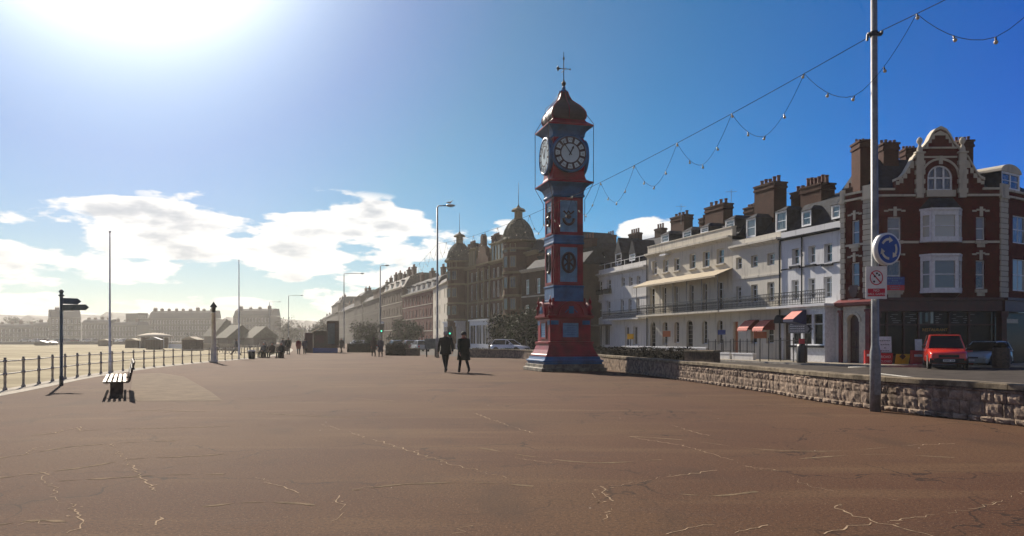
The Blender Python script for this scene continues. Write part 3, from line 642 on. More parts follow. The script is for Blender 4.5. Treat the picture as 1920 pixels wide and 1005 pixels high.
# bays (oriels) on the main front
def bay_(o, z0, z1, roof, glass):
    x0, x1 = fm.u(1726), fm.u(1802); D_ = .45; c = .42; fr_ = MB()
    pts = [(x0, 0), (x0+c, -D_), (x1-c, -D_), (x1, 0)]
    segs = list(zip(pts[:-1], pts[1:])); zh, zl_ = z1-.28, z0+.18; pane = MB()
    for (p, q) in segs:
        P, Q = Vector(p), Vector(q); L = (Q-P).length; d = (Q-P)/L; n_ = Vector((d.y, -d.x))
        def bx(a, b, za, zb, o0, o1, mm=fr_):
            A = P+d*a; B_ = P+d*b; pp = [A+n_*o1, B_+n_*o1, B_-n_*o0, A-n_*o0]
            mm.add([(v.x, v.y, za) for v in pp]+[(v.x, v.y, zb) for v in pp], [(0,3,2,1),(4,5,6,7),(0,1,5,4),(1,2,6,5),(2,3,7,6),(3,0,4,7)])
        w_ = .17 if L > 1 else .12
        bx(0, w_, zl_, zh, .05, .03); bx(L-w_, L, zl_, zh, .05, .03); bx(0, L, z0, zl_, .04, .06); bx(0, L, zh, z1, .04, .05)
        bx(w_, L-w_, (zl_+zh)/2-.03, (zl_+zh)/2+.03, .05, 0)
        bx(w_*.5, L-w_*.5, zl_, zh, .06, -.045, pane)
    fr_.ext([(x0-.08,.0),(x0+c-.05,-D_-.14),(x1-c+.05,-D_-.14),(x1+.08,.0)], z1+.002, z1+.12, ax='xy'); fr_.ext([(x0-.05,.0),(x0+c-.05,-D_-.1),(x1-c+.05,-D_-.1),(x1+.05,.0)], z0-.12, z0-.002, ax='xy')
    b = fr_.obj('bay_window', 'white_paint', root); pane.obj('pane', glass, b)
    if roof:
        A = [(x0-.1,0,z1+.125),(x0+c-.08,-D_-.16,z1+.125),(x1-c+.08,-D_-.16,z1+.125),(x1+.1,0,z1+.125),(x0+.5,-.02,z1+.8),(x1-.5,-.02,z1+.8)]
        MB().add(A, [(0,1,4),(1,2,5,4),(2,3,5),(3,2,1,0)]).obj('bay_roof', 'slate', b)
    else:
        A = [(x0-.05,0,z0-.125),(x0+c-.05,-D_-.1,z0-.125),(x1-c+.05,-D_-.1,z0-.125),(x1+.05,0,z0-.125),(x0+.5,-.02,z0-.55),(x1-.5,-.02,z0-.55)]
        MB().add(A, [(0,4,1),(1,4,5,2),(2,5,3)]).obj('bay_base', 'dark_red', b)
bay_(oru, fm.z(1762,451), fm.z(1762,396), True, 'curtained_glass'); bay_(orl, fm.z(1762,546), fm.z(1762,481), False, 'curtained_glass')
x_ = lambda p: fm.u(p)
z_ = lambda p: fm.z(1762, p)
# gable
gp = [(x_(1679),ZP-.12),(x_(1679),z_(338)),(x_(1688),z_(335)),(x_(1697),z_(325)),(x_(1706),z_(309)),(x_(1712),z_(297)),(x_(1716),z_(294)),(x_(1731),z_(277)),(x_(1739),z_(268)),(x_(1745),z_(255)),
      (x_(1752),z_(246)),(x_(1762.5),z_(241)),(x_(1773),z_(246)),(x_(1780),z_(255)),(x_(1787),z_(268)),(x_(1795),z_(277)),(x_(1810),z_(294)),(x_(1814),z_(297)),(x_(1821),z_(309)),(x_(1830),z_(325)),(x_(1838),z_(335)),(x_(1845),z_(338)),(x_(1845),ZP-.12)]
cxg, rw = x_(1762.5), (x_(1786)-x_(1739))/2; zsp = z_(340-7); zs0 = z_(357)
# gable wall: two halves round the arched window
arc = [(cxg+rw*math.cos(a), zsp+rw*math.sin(a)) for a in [math.pi*k/16 for k in range(17)]]
left = [(x_(1679),ZP-.12),(cxg-rw,ZP-.12)]+[(cxg-rw,zs0)]+arc[::-1][:9]+[(cxg, z_(241))]+gp[1:11][::-1]
right = [(cxg+rw,ZP-.12),(x_(1845),ZP-.12)]+gp[12:22][::-1]+[(cxg, z_(241))]+arc[:9][::-1]+[(cxg+rw, zs0)]
gm_ = MB(); gm_.ext([(q[0],q[1]) for q in left], .0, .35); gm_.ext([(q[0],q[1]) for q in right], .0, .35); gm_.box(cxg-rw, cxg+rw, .01, .34, ZP-.118, zs0)
g = gm_.obj('gable', 'red_brick', root)
gt = MB()                                        # coping following the outline
pl = gp[1:22]
for k in range(len(pl)-1):
    (a, b), (c_, d_) = pl[k], pl[k+1]
    if abs(a-c_) < 1e-4: continue
    gt.add([(a,-.12,b-.02),(c_,-.12,d_-.02),(c_,.42,d_-.02),(a,.42,b-.02),(a,-.12,b+.13),(c_,-.12,d_+.13),(c_,.42,d_+.13),(a,.42,b+.13)], [(0,3,2,1),(4,5,6,7),(0,1,5,4),(1,2,6,5),(2,3,7,6),(3,0,4,7)])
# stepped cream infill under the coping
for (p0, p1, y0, y1) in ((1681,1697,328,337),(1690,1703,318,328),(1699,1708,308,318),(1706,1713,299,308)):
    for s_ in (0, 1):
        q0, q1 = (p0, p1) if not s_ else (3525-p1, 3525-p0)
gt.box(x_(1732), x_(1794), -.1, -.002, z_(279), z_(276)); gt.box(x_(1732), x_(1794), -.06, -.002, z_(296), z_(293))
for sgn in (-1, 1):
    for (pa, pb, ya, yb) in ((7.5,11.5,276,266),(11.5,15,266,258),(15,21,276,270)):
        pass
tri = [(x_(1735),z_(277)),(x_(1743),z_(262)),(x_(1749),z_(252)),(x_(1762.5),z_(245)),(x_(1776),z_(252)),(x_(1782),z_(262)),(x_(1790),z_(277)),(x_(1785),z_(277)),(x_(1785),z_(268)),(x_(1779),z_(268)),(x_(1779),z_(261)),(x_(1773),z_(261)),(x_(1773),z_(254)),
       (x_(1752),z_(254)),(x_(1752),z_(261)),(x_(1746),z_(261)),(x_(1746),z_(268)),(x_(1740),z_(268)),(x_(1740),z_(277))]
gt.ext(tri[::-1], -.05, -.003)
for k in range(16):                              # arch moulding
    a0, a1 = math.pi*k/16, math.pi*(k+1)/16; r0, r1 = rw+.30, rw+.42
    gt.ext([(cxg+r*math.cos(a), zsp+r*math.sin(a)) for r, a in ((r0,a0),(r1,a0),(r1,a1),(r0,a1))][::-1], -.07, -.002)
gt.box(cxg-.1, cxg+.1, -.13, -.075, zsp+rw+.05, z_(293)); gt.box(cxg-rw-.1, cxg+rw+.12, -.14, -.002, z_(369), zs0)
for pc in (1723.5, 1803.5):
    u = x_(pc); z = z_(371); k = 0
    gt.box(u-.2, u+.2, -.16, -.003, z, z_(288))
    while z < z_(296):
        if k % 2: gt.box(u-.27, u+.27, -.18, -.162, z, z+.26); gt.box(u-.27,u-.202,-.17,-.003,z,z+.26); gt.box(u+.202,u+.27,-.17,-.003,z,z+.26)
        z += .27; k += 1
    gt.box(u-.28, u+.28, -.22, .1, z_(288), z_(285)); gt.lathe([(.17,0),(.15,.2),(.09,.35),(.07,.42),(.15,.55),(.17,.65),(.13,.78),(.03,.86)], (u, -.05, z_(285)), 10)
gt.obj('gable_trim', 'stone_trim', g)
# stepped trim beside the pilasters
st = MB()
for s_ in (0, 1):
    for (p0, p1, yt, yb) in ((1680,1686,338,346),(1686,1693,332,343),(1693,1700,324,334),(1700,1706,313,325),(1706,1713,300,315)):
        q0, q1 = (p0, p1) if not s_ else (3525-p1, 3525-p0); st.box(x_(q0), x_(q1), -.05, -.002, z_(yb), z_(yt)-.05)
objs(st, 'gable_steps', 'stone_trim', g)
wg = MB()
for k in range(16):
    a0, a1 = math.pi*k/16, math.pi*(k+1)/16
    wg.ext([(cxg+r*math.cos(a), zsp+r*math.sin(a)) for r, a in ((rw-.09,a0),(rw-.001,a0),(rw-.001,a1),(rw-.09,a1))][::-1], .06, .16)
for u in (cxg-rw, cxg-rw/3-.05, cxg+rw/3-.05, cxg+rw-.09): wg.box(u, u+.1, .07, .15, zs0, zsp+(rw*.88 if abs(u-cxg) < rw*.6 else .02))
wg.box(cxg-rw, cxg+rw, .075, .145, zsp-.05, zsp+.04); wg.box(cxg-rw, cxg+rw, .055, .16, zs0, zs0+.09)
o = wg.obj('window', 'white_paint', root); MB().ext(([(cxg-rw,zs0)]+arc[::-1]+[(cxg+rw,zs0)])[::-1], .12, .135).obj('pane', 'window_glass', o)
# roofs
r_ = MB(); ZR = ZP-.2
r_.add([(.2,.5,ZR),(fm.W-.1,.5,ZR),(fm.W-.1,8,ZR),(.2,8,ZR),(.9,3.6,12.9),(fm.W-.6,3.6,12.75)], [(0,1,5,4),(2,3,4,5),(3,0,4),(1,2,5),(3,2,1,0)]); r_.obj('roof', 'slate', root)
r_ = MB(); r_.add([(0,.5,ZR),(f3.W,.5,ZR),(f3.W,7,ZR),(0,7,ZR),(-1.2,3.6,12.6),(f3.W,3.6,12.1)], [(0,1,5,4),(2,3,4,5),(3,0,4),(1,2,5)]); r_.obj('roof', 'slate', root, M=rel(f3))
r_ = MB(); r_.box(.1, f1.W-.1, .5, 6, ZP-1, ZP-.3); r_.obj('roof', 'slate', root, M=rel(f1))
chimney(fm, root, 1611, 1643, 262, 255, 5, d=1.6, zb=8, dw=1.3); chimney(fm, root, 1655, 1687, 267, 259, 4, d=3.0, zb=9); chimney(fm, root, 1697, 1722, 277, 271, 4, d=4.2, zb=9)
chimney(fm, root, 1797, 1827, 262, 253, 4, d=2.4, zb=9); chimney(f1, root, 1581, 1604, 352, 341, 5, d=1.2, zb=8, rootfr=fm)
dormer(f3, root, 1878, 1912, 324, 356, d=.7, dd=2, kind='round', rootfr=fm, m='white_paint')
bk = MB(); bk.box(-.8, fm.W+6, 8.0, 8.2, 0, ZR+.3); bk.obj('rear_wall', 'brown_brick', root)
# ground floor: fascia, piers and dark shopfront glass
sf = MB(); sf.box(.02, fm.W, -.45, .3, ZF1-.16, ZF1-.002); sf.box(.02, fm.W, -.30, .3, ZF0, ZF1-.16); sf.obj('fascia', 'dark_red', root)
sf = MB(); sf.box(.02, f3.W, -.45, .3, ZF1-.16, ZF1-.002); sf.box(.02, f3.W, -.30, .3, ZF0, ZF1-.16); sf.obj('fascia', 'dark_red', root, M=rel(f3))
gl = MB(); gl.box(.1, fm.W, .45, .48, .0, ZF0); shop = gl.obj('shopfront', 'dark_glass', root)
gl = MB(); gl.box(0, f3.W, .45, .48, .0, ZF0); gl.obj('shopfront', 'dark_glass', root, M=rel(f3))
fb = MB()
for p_ in (1668, 1700, 1728, 1786, 1823): u = x_(p_); fb.box(u-.05, u+.05, .3, .44, .55, ZF0)
fb.box(.1, fm.W-.1, .28, .44, 2.35, 2.43); fb.box(.1, fm.W-.1, .2, .44, 0, .55); fb.obj('shop_frame', 'dark_red', shop)
for f, p0, p1 in ((fm,1873.5,1883),(fm,1638.5,1647),(f3,1986,1996)):
    u0, u1 = f.u(p0), f.u(p1); q = MB(); q.box(u0, u1, -.25, .3, 0, ZF0-.35); q.box(u0-.06, u1+.06, -.3, .3, ZF0-.35, ZF0-.002); q.obj('pier', 'dark_red', root, M=rel(f))
cl = MB(); u0, u1 = x_(1728), x_(1757)
cl.box(u0, u0+.22, .42, .445, z_(607), z_(584)); cl.box(u0+.42, u0+.58, .42, .445, z_(603), z_(586)); cl.box(u0+.72, u1, .42, .445, z_(606), z_(584)); objs(cl, 'window_curtain', 'curtained_glass', shop)
for u in (x_(1672), x_(1703), x_(1760), x_(1790), x_(1812)):
    q = MB(); 
    for k in range(5): a = random.uniform(0, .4); q.box(u+a, u+a+random.uniform(.15,.5), .425, .445, z_(588)-k*.12-.06, z_(588)-k*.12-.02)
    q.obj('window_lettering', 'grey_paint', shop)
text_mesh('RESTAURANT', .24, 'lettering', 'gold', shop, Matrix.Translation((x_(1760), .43, z_(618.5))) @ FACE)
cc = MB(); cc.box(f3.u(1888), f3.u(1919), .3, .42, 2.5, 2.75); cc.obj('window_curtain', 'cream_paint', root, M=rel(f3))
# arched doorway on the angled side
zt = f1.z(1603, 590); x0, x1 = f1.u(1592), f1.u(1614); rr = (x1-x0)/2; xc = (x0+x1)/2; zs = zt-rr
X0, X1, ZT = f1.u(1584), f1.u(1626), f1.z(1603, 573); ring = [(xc+rr*math.cos(a), zs+rr*math.sin(a)) for a in [math.pi*k/12 for k in range(13)]]
d = MB(); d.ext([(X0,0),(x0,0)]+ring[::-1][:7]+[(xc,ZT),(X0,ZT)], -.15, .25); d.ext([(x1,0),(X1,0),(X1,ZT),(xc,ZT)]+ring[:7][::-1], -.15, .25)
for k in range(12):
    a0, a1 = math.pi*k/12, math.pi*(k+1)/12; d.ext([(xc+r*math.cos(a), zs+r*math.sin(a)) for r, a in ((rr+.02,a0),(rr+.16,a0),(rr+.16,a1),(rr+.02,a1))][::-1], -.22, -.152)
dw = d.obj('doorway', 'cream_paint', root, M=rel(f1))
dd = MB(); dd.ext(([(x0,0),(x1,0)]+ring), .12, .16); dd.obj('door', 'dark_red', dw)
q = MB(); q.box(x0+.1, xc-.04, .10, .119, .25, 1.0); q.box(xc+.04, x1-.1, .10, .119, .25, 1.0); q.box(x0+.1, xc-.04, .10, .119, 1.1, 2.0); q.box(xc+.04, x1-.1, .10, .119, 1.1, 2.0); q.obj('door_panel', 'wood_dark', dw)
for p0, p1 in ((1577,1583.5),(1627,1637)):
    q = MB(); u0, u1 = f1.u(p0), f1.u(p1); q.box(u0, u1, -.22, .2, 0, ZT-.4); q.box(u0-.03, u1+.03, -.28, .2, ZT-.4, ZT-.25); q.box(u0+.05,u1-.05,-.25,-.222,.5,ZT-.7); q.obj('pier', 'door_red', root, M=rel(f1))
q = MB(); q.add([(-.2,-.45,ZF1-.22),(f1.W+.1,-.45,ZF1-.22),(f1.W+.1,0,ZF1-.02),(-.2,0,ZF1-.02),(-.2,-.45,ZF1-.36),(f1.W+.1,-.45,ZF1-.36),(f1.W+.1,0,ZF1-.5),(-.2,0,ZF1-.5)], [(0,1,2,3),(4,7,6,5),(0,4,5,1),(1,5,6,2),(3,7,4,0),(2,6,7,3)]); q.obj('door_canopy', 'door_red', root, M=rel(f1))
q = MB(); q.box(f1.u(1586), f1.u(1622), -.02, .25, ZT-.01, ZF1-.4); q.obj('door_head', 'cream_paint', root, M=rel(f1))
# shield and notice boards on the brick
sh = empty('shield_sign', (0,0,0), 0, 'small dark red shield plaque under the window above the arched doorway', 'sign'); sh.matrix_world = f1.M @ Matrix.Translation((f1.u(1603), -.1, f1.z(1603, 548)))
q = MB(); q.ext([(-.28,.42),(-.30,.05),(-.2,-.2),(0,-.34),(.2,-.2),(.30,.05),(.28,.42)], -.05, .0); q.obj('plaque', 'dark_red', sh)
q = MB(); q.box(-.42,.42,-.02,.06,-.55,-.38); q.obj('bracket', 'stone_trim', sh)
hb_ = empty('hoarding', (0,0,0), 0, 'blue over red notice board fixed across the lower left window of the brick building', 'sign'); hb_.matrix_world = fm.M @ Matrix.Translation((x_(1676), -.12, fm.z(1676, 533)))
q = MB(); q.box(-.55,.55,-.02,.02,-.05,.42); q.obj('upper_panel', 'sign_blue', hb_)
q = MB(); q.box(-.5,.55,-.018,.02,-.36,-.06); q.obj('lower_panel', 'sign_red', hb_)
q = MB(); q.box(-.52,.50,-.06,.02,-.48,-.38); q.obj('ledge', 'stone_trim', hb_)
q = MB()
for zz, n_, hh in ((.32,7,.05),(.20,3,.06),(.07,6,.05),(-.16,5,.04),(-.27,4,.04)):
    for k in range(n_): x = (k-(n_-1)/2)*.13; q.box(x-.05, x+.03+random.random()*.02, -.026, -.021, zz-hh/2, zz+hh/2)
q.obj('lettering', 'tower_pale_blue', hb_)
# ---------------------------------------------------------------- generic street building
def street(name, label, pa, Za, pb, Zb, H, rows, ncol, wallm, ridge=3., depth=10, chim=3, trim='stone_trim', ww=.9, roofm='slate', cat='building', group=None, style='sash', dorm=0, ground=True, D0=0, gm='window_glass', band=True, z0=0., zwall=None):
    P0, P1 = PX(pa, Za), PX(pb, Zb); fr, root = bld(name, label, P0, P1, cat, group); root.location.z = z0
    mb = MB(); ops = []; st = (H-.6)/rows
    for r in range(rows):
        for c in range(ncol):
            x = (c+.5)*fr.W/ncol; w_ = min(ww, fr.W/ncol*.5); zb = .9+r*st if r else .5; ops.append((x-w_/2, x+w_/2, zb, zb+st*.58+(.3 if r == 0 else 0)))
    wall(mb, 0, fr.W, 0, H, ops, .22); body(mb, fr, depth, 0, H); mb.quad((0,0,H),(fr.W,0,H),(fr.W,depth,H),(0,depth,H)); mb.obj('wall', wallm, root)
    for o in ops: window(fr, root, o, .14, style, gm=gm)
    t_ = MB(); cornice(t_, 0, fr.W, H-.05, .3, .35)
    if band:
        for r in range(1, rows): t_.box(0, fr.W, -.05, -.001, .55+r*st, .70+r*st)
    t_.obj('cornice', trim, root)
    if ridge: roofpart(root, fr.W, depth, H+.2, H+ridge, roofm)
    for k in range(dorm):
        x = (k+.5)*fr.W/dorm; d_ = MB(); d_.box(x-.5, x+.5, .7, 2.6, H+.4, H+1.7); o = d_.obj('dormer', 'white_paint', root)
        MB().box(x-.38, x+.38, .66, .695, H+.55, H+1.55).obj('pane', 'window_glass', o); MB().ext([(x-.62,H+1.7),(x+.62,H+1.7),(x,H+2.1)], .55, 2.7).obj('dormer_roof', roofm, o)
    for k in range(chim):
        x = (k+.5)*fr.W/chim+random.uniform(-.3,.3); cw = random.uniform(.7,1.1); zc = H+ridge+random.uniform(.6,1.5)
        c = MB(); c.box(x-cw, x+cw, 3, 3.8, H, zc); c.box(x-cw-.06, x+cw+.06, 2.93, 3.87, zc-.25, zc-.05); o = c.obj('chimney', 'chimney_brick', root)
        n_ = int(cw*4)
        for j in range(n_): MB().lathe([(.13,0),(.11,.5),(.13,.52),(.13,.6)], (x-cw+(j+.5)*2*cw/n_, 3.4, zc), 6).obj('chimney_pot', 'clay', o)
    return fr, root
street('town_house', 'brown brick house with slate roof directly behind the clock tower', 978, 92, 1090, 81.3, 9.5, 3, 5, 'brown_brick', ridge=2.0, chim=2, gm='curtained_glass', depth=3.6)
street('rear_building', 'tall dark brick block with slate roof rising behind the white terraced house', 1084, 112, 1224, 94, 11.6, 4, 8, 'chimney_brick', ridge=3.3, chim=3, trim='chimney_brick')
street('town_house', 'narrow cream rendered house squeezed between the grand hotel and the brown terrace', 812, 149, 839, 131.5, 11.2, 4, 3, 'cream_render', ridge=2.4, chim=2, band=False)
street('terraced_house', 'red and brown brick terrace with white banded floors beside the narrow cream house', 755, 176, 811, 149.5, 11.2, 4, 9, 'red_brick', ridge=3.6, chim=3, dorm=6, gm='curtained_glass')
street('terraced_house', 'tall brown brick terrace with a pale sunlit mansard roof behind the traffic light', 715, 203, 754, 176.5, 13.4, 4, 8, 'brown_brick', ridge=3.6, chim=5, dorm=4, roofm='slate_brown')
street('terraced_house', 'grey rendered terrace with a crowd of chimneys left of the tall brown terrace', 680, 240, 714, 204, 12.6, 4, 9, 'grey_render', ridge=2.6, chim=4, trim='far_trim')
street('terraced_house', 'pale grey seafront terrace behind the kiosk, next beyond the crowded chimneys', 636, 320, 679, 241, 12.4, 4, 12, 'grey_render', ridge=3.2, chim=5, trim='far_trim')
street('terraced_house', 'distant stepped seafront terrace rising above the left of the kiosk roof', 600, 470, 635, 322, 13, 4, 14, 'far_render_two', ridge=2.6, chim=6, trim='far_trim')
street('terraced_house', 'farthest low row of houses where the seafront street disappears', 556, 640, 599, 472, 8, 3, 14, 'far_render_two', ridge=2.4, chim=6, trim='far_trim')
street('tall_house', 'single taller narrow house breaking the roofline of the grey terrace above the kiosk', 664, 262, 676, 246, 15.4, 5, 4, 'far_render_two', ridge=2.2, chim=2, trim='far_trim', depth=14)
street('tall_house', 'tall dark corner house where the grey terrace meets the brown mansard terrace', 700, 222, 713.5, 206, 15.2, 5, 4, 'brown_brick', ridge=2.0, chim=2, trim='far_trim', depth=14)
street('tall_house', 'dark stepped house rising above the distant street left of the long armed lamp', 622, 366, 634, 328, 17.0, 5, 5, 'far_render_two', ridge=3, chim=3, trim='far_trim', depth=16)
# far seafront along the bay
FZ = 430
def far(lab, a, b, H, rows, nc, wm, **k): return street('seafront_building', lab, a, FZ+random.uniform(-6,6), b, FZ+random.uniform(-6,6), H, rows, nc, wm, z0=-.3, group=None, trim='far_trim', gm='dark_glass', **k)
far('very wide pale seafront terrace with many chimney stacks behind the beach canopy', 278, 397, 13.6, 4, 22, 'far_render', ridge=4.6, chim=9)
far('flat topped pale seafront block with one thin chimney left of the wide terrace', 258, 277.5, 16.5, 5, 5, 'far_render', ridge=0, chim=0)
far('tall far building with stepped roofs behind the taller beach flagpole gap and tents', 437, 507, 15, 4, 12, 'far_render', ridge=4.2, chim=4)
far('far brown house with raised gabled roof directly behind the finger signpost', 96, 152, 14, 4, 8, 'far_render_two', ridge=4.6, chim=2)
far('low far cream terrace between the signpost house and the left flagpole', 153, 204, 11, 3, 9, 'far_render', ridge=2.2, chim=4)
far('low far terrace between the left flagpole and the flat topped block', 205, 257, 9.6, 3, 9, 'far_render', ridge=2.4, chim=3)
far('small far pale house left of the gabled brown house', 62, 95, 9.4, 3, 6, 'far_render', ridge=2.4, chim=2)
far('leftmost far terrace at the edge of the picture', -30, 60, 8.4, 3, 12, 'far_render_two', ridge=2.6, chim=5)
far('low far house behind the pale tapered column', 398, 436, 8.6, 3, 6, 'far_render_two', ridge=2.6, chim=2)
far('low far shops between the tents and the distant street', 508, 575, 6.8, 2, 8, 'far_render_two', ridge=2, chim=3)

# ---------------------------------------------------------------- grand hotel
fr, root = bld('hotel', 'grand brick hotel with two domed corner turrets and thin spires', PX(840, 130), PX(1010, 97), 'hotel')
H = 12.4; mb = MB(); ops = []
for c in (852, 884, 893, 903, 914, 925, 933, 941.5):
    for (zb, zt) in ((7.6,9.9),(4.9,6.7),(10.4,11.8)):
        u = fr.u(c); ops.append((u-.5, u+.5, zb, zt))
gb = [(872-22,873.5),(896,935)]
gops = [(fr.u(849), fr.u(872), .6, 3.9), (fr.u(899), fr.u(933), .6, 3.9)]
wall(mb, 0, fr.W, 0, H, ops, .3); body(mb, fr, 12, 0, H); mb.quad((0,0,H),(fr.W,0,H),(fr.W,12,H),(0,12,H)); mb.obj('wall', 'hotel_brick', root)
for o in ops: window(fr, root, o, .16, 'sash2', gm='curtained_glass')
t_ = MB(); cornice(t_, 0, fr.W, H, .4, .5)
for z in (7.05, 10.1, 4.5): t_.box(0, fr.W, -.12, -.002, z, z+.22)
for c in (848, 879, 898, 908, 919, 946, 957): u = fr.u(c); t_.box(u-.2, u+.2, -.2, -.125, 0, H-.2)
t_.obj('stone_bands', 'hotel_stone', root)
for a, b in ((848,873),(898,934)):
    u0, u1 = fr.u(a), fr.u(b); q = MB(); n_ = 3; wd = (u1-u0)/n_
    op = [(u0+k*wd+.25, u0+(k+1)*wd-.1, .9, 3.6) for k in range(n_)]
    wall(q, u0, u1, 0, 4.25, op, .2, y=-1.5); q.quad((u0,-1.5,0),(u0,-.003,0),(u0,-.003,4.25),(u0,-1.5,4.25)); q.quad((u1,-.003,0),(u1,-1.5,0),(u1,-1.5,4.25),(u1,-.003,4.25)); q.box(u0-.15, u1+.15, -1.7, -.003, 4.251, 4.45)
    o = q.obj('bay_window', 'white_paint', root)
    for p_ in op: MB().box(p_[0], p_[1], -1.4, -1.38, p_[2], p_[3]).obj('pane', 'window_glass', o); MB().box((p_[0]+p_[1])/2-.04, (p_[0]+p_[1])/2+.04, -1.46, -1.41, p_[2], p_[3]).obj('glazing_bar', 'white_paint', o)
for a, b, yt, yb in ((880,894,468,490),(921,944,456,482)):
    u0, u1 = fr.u(a), fr.u(b); zt, zb = fr.z((a+b)/2, yt), H+.1; q = MB(); n_ = 4; wd = (u1-u0)/n_
    op = [(u0+k*wd+.12, u0+(k+1)*wd-.12, zb+.3, zt-.25) for k in range(n_)]; wall(q, u0, u1, zb, zt, op, .15, y=-.1); q.quad((u0,-.1,zb),(u0,3,zb),(u0,3,zt),(u0,-.1,zt)); q.quad((u1,3,zb),(u1,-.1,zb),(u1,-.1,zt),(u1,3,zt)); q.box(u0-.2,u1+.2,-.3,3,zt+.001,zt+.18)
    o = q.obj('dormer', 'hotel_stone', root)
    for p_ in op: MB().box(p_[0], p_[1], .02, .04, p_[2], p_[3]).obj('pane', 'curtained_glass', o)
roofpart(root, fr.W, 12, H+.3, 15.4)
u0, u1 = fr.u(896), fr.u(919); um = (u0+u1)/2
q = MB(); q.ext([(u0,H-.2),(u1,H-.2),(u1,H+1.0),(u1-.9,H+1.6),(u1-1.1,H+2.6),(um+.55,H+3.0),(um+.5,H+4.4),(um,H+4.75),(um-.5,H+4.4),(um-.55,H+3.0),(u0+1.1,H+2.6),(u0+.9,H+1.6),(u0,H+1.0)], -.35, .3)
q.obj('gable', 'hotel_brick', root)
for c, y1, y0 in ((882,457,451),(897,462,455),(926,441,437),(938,446,440)): chimney(fr, root, c-5, c+5, y1, y0, 4, d=2.6, zb=12)
for k, (c, R_) in enumerate(((865,2.15),(976,2.2))):
    u = fr.u(c); cy = -.3; q = MB(); zt = 14.0 if k == 0 else 14.5
    q.lathe([(R_*.9,0),(R_*.9,zt-1.2),(R_*.95,zt-1.1),(R_*.95,zt)], (u,cy,0), 16)
    tt = q.obj('turret', 'hotel_brick', root)
    q = MB()
    for z in (4.5, 7.1, 10.1, zt-1.3): q.lathe([(R_*.9,z),(R_*.97,z+.05),(R_*.97,z+.28),(R_*.9,z+.3)], (u,cy,0), 16)
    q.lathe([(R_*.95,zt-.3),(R_*1.1,zt-.12),(R_*1.12,zt)], (u,cy,0), 16); q.obj('stone_bands', 'hotel_stone', tt)
    q = MB(); pr = [(R_*1.14,zt+.001),(R_*1.12,zt+.12),(R_*.98,zt+.45),(R_*.93,zt+.9),(R_*.84,zt+1.5),(R_*.68,zt+2.1),(R_*.46,zt+2.6),(R_*.34,zt+2.85)]
    q.lathe(pr, (u,cy,0), 16)
    for j in range(8):
        a = math.pi*2*j/8; q.tube([(u+(r+.02)*math.cos(a), cy+(r+.02)*math.sin(a), z) for r, z in pr], .05, 5)
    q.obj('dome', 'lead', tt, smooth=False)
    z = zt+2.85; q = MB(); q.lathe([(.62,z),(.66,z+.15),(.58,z+.2),(.56,z+1.1)], (u,cy,0), 8); q.lathe([(1.0,z+1.101),(.98,z+1.22),(.7,z+1.45),(.3,z+1.6),(.12,z+1.85),(.04,z+2.0)], (u,cy,0), 8); q.obj('lantern', 'hotel_stone', tt)
    MB().tube([(u,cy,z+1.9),(u,cy,z+4.9)], [.05,.02], 6).obj('spire', 'grey_paint', tt)
    for zc in (5.4, 8.2, 10.9, 12.9):
        for a in (-150, -115, -80, -45):
            x, y = u+R_*.9*math.cos(R(a)), cy+R_*.9*math.sin(R(a)); M = Matrix.Translation((x,y,zc)) @ Matrix.Rotation(R(a+90), 4, 'Z')
            key = 'tw'+str(zc > 12)
            if key not in WC:
                hh = 1.0 if zc > 12 else 1.4
                f_ = MB(); f_.box(-.42,.42,-.07,.1,0,.1); f_.box(-.42,-.32,-.07,.1,.1,hh); f_.box(.32,.42,-.07,.1,.1,hh); f_.box(-.42,.42,-.07,.1,hh,hh+.1); f_.box(-.03,.03,-.06,.1,.1,hh)
                g_ = MB(); g_.box(-.32,.32,-.03,.1,.1,hh); WC[key] = (f_.mesh('window', 'hotel_stone'), g_.mesh('pane', 'window_glass'))
            w_ = bpy.data.objects.new('window', WC[key][0]); C.objects.link(w_); w_.parent = tt; w_.matrix_local = M
            g_ = bpy.data.objects.new('pane', WC[key][1]); C.objects.link(g_); g_.parent = w_

# ---------------------------------------------------------------- ground
def smooth_path(pts, n=6):
    out = []; P = [Vector((a, b, 0)) for a, b in pts]; P = [2*P[0]-P[1]]+P+[2*P[-1]-P[-2]]
    for i in range(1, len(P)-2):
        for k in range(n):
            t_ = k/n; a, b, c, d = P[i-1:i+3]
            q = .5*((2*b)+(c-a)*t_+(2*a-5*b+4*c-d)*t_*t_+(3*b-3*c+d-a)*t_**3); out.append((q.x, q.y))
    out.append((P[-2].x, P[-2].y)); return out
LEFT = smooth_path([(-2,-40),(-6,-10),(-9.5,5),(-12.7,14.5),(-15.3,23.4),(-17.6,31),(-19.3,38.5),(-20.4,46),(-20.9,52),(-21.3,59),(-22.0,66),(-24.0,78),(-28,95),(-38,130),(-58,190),(-105,320),(-190,560)])
WALLP = smooth_path([(17,-16),(13.4,0),(10.6,8.6),(8.85,13.4),(8.55,14.3),(8.12,15.6),(7.66,17.2),(7.36,19.4),(7.2,22.2),(6.2,29),(4.7,39.5),(3.5,48),(1.3,59.5),(-.9,63.5),(-4.3,66.2)])
def sheet(name, poly, z, m, kind='structure', thick=None):
    b = MB(); b.add([(x, y, z) for x, y in poly], [tuple(range(len(poly)))])
    if thick:
        n = len(poly)
        for k in range(n):
            (a, c), (d, e) = poly[k], poly[(k+1) % n]; b.quad((a,c,z-thick),(d,e,z-thick),(d,e,z),(a,c,z))
    o = b.obj(name, m); return tag(o, kind=kind)
gy = MB(); gy.quad((-5000,-300,-.4),(5000,-300,-.4),(5000,8000,-.4),(-5000,8000,-.4)); tag(gy.obj('beach_sand', 'sand'), kind='structure')
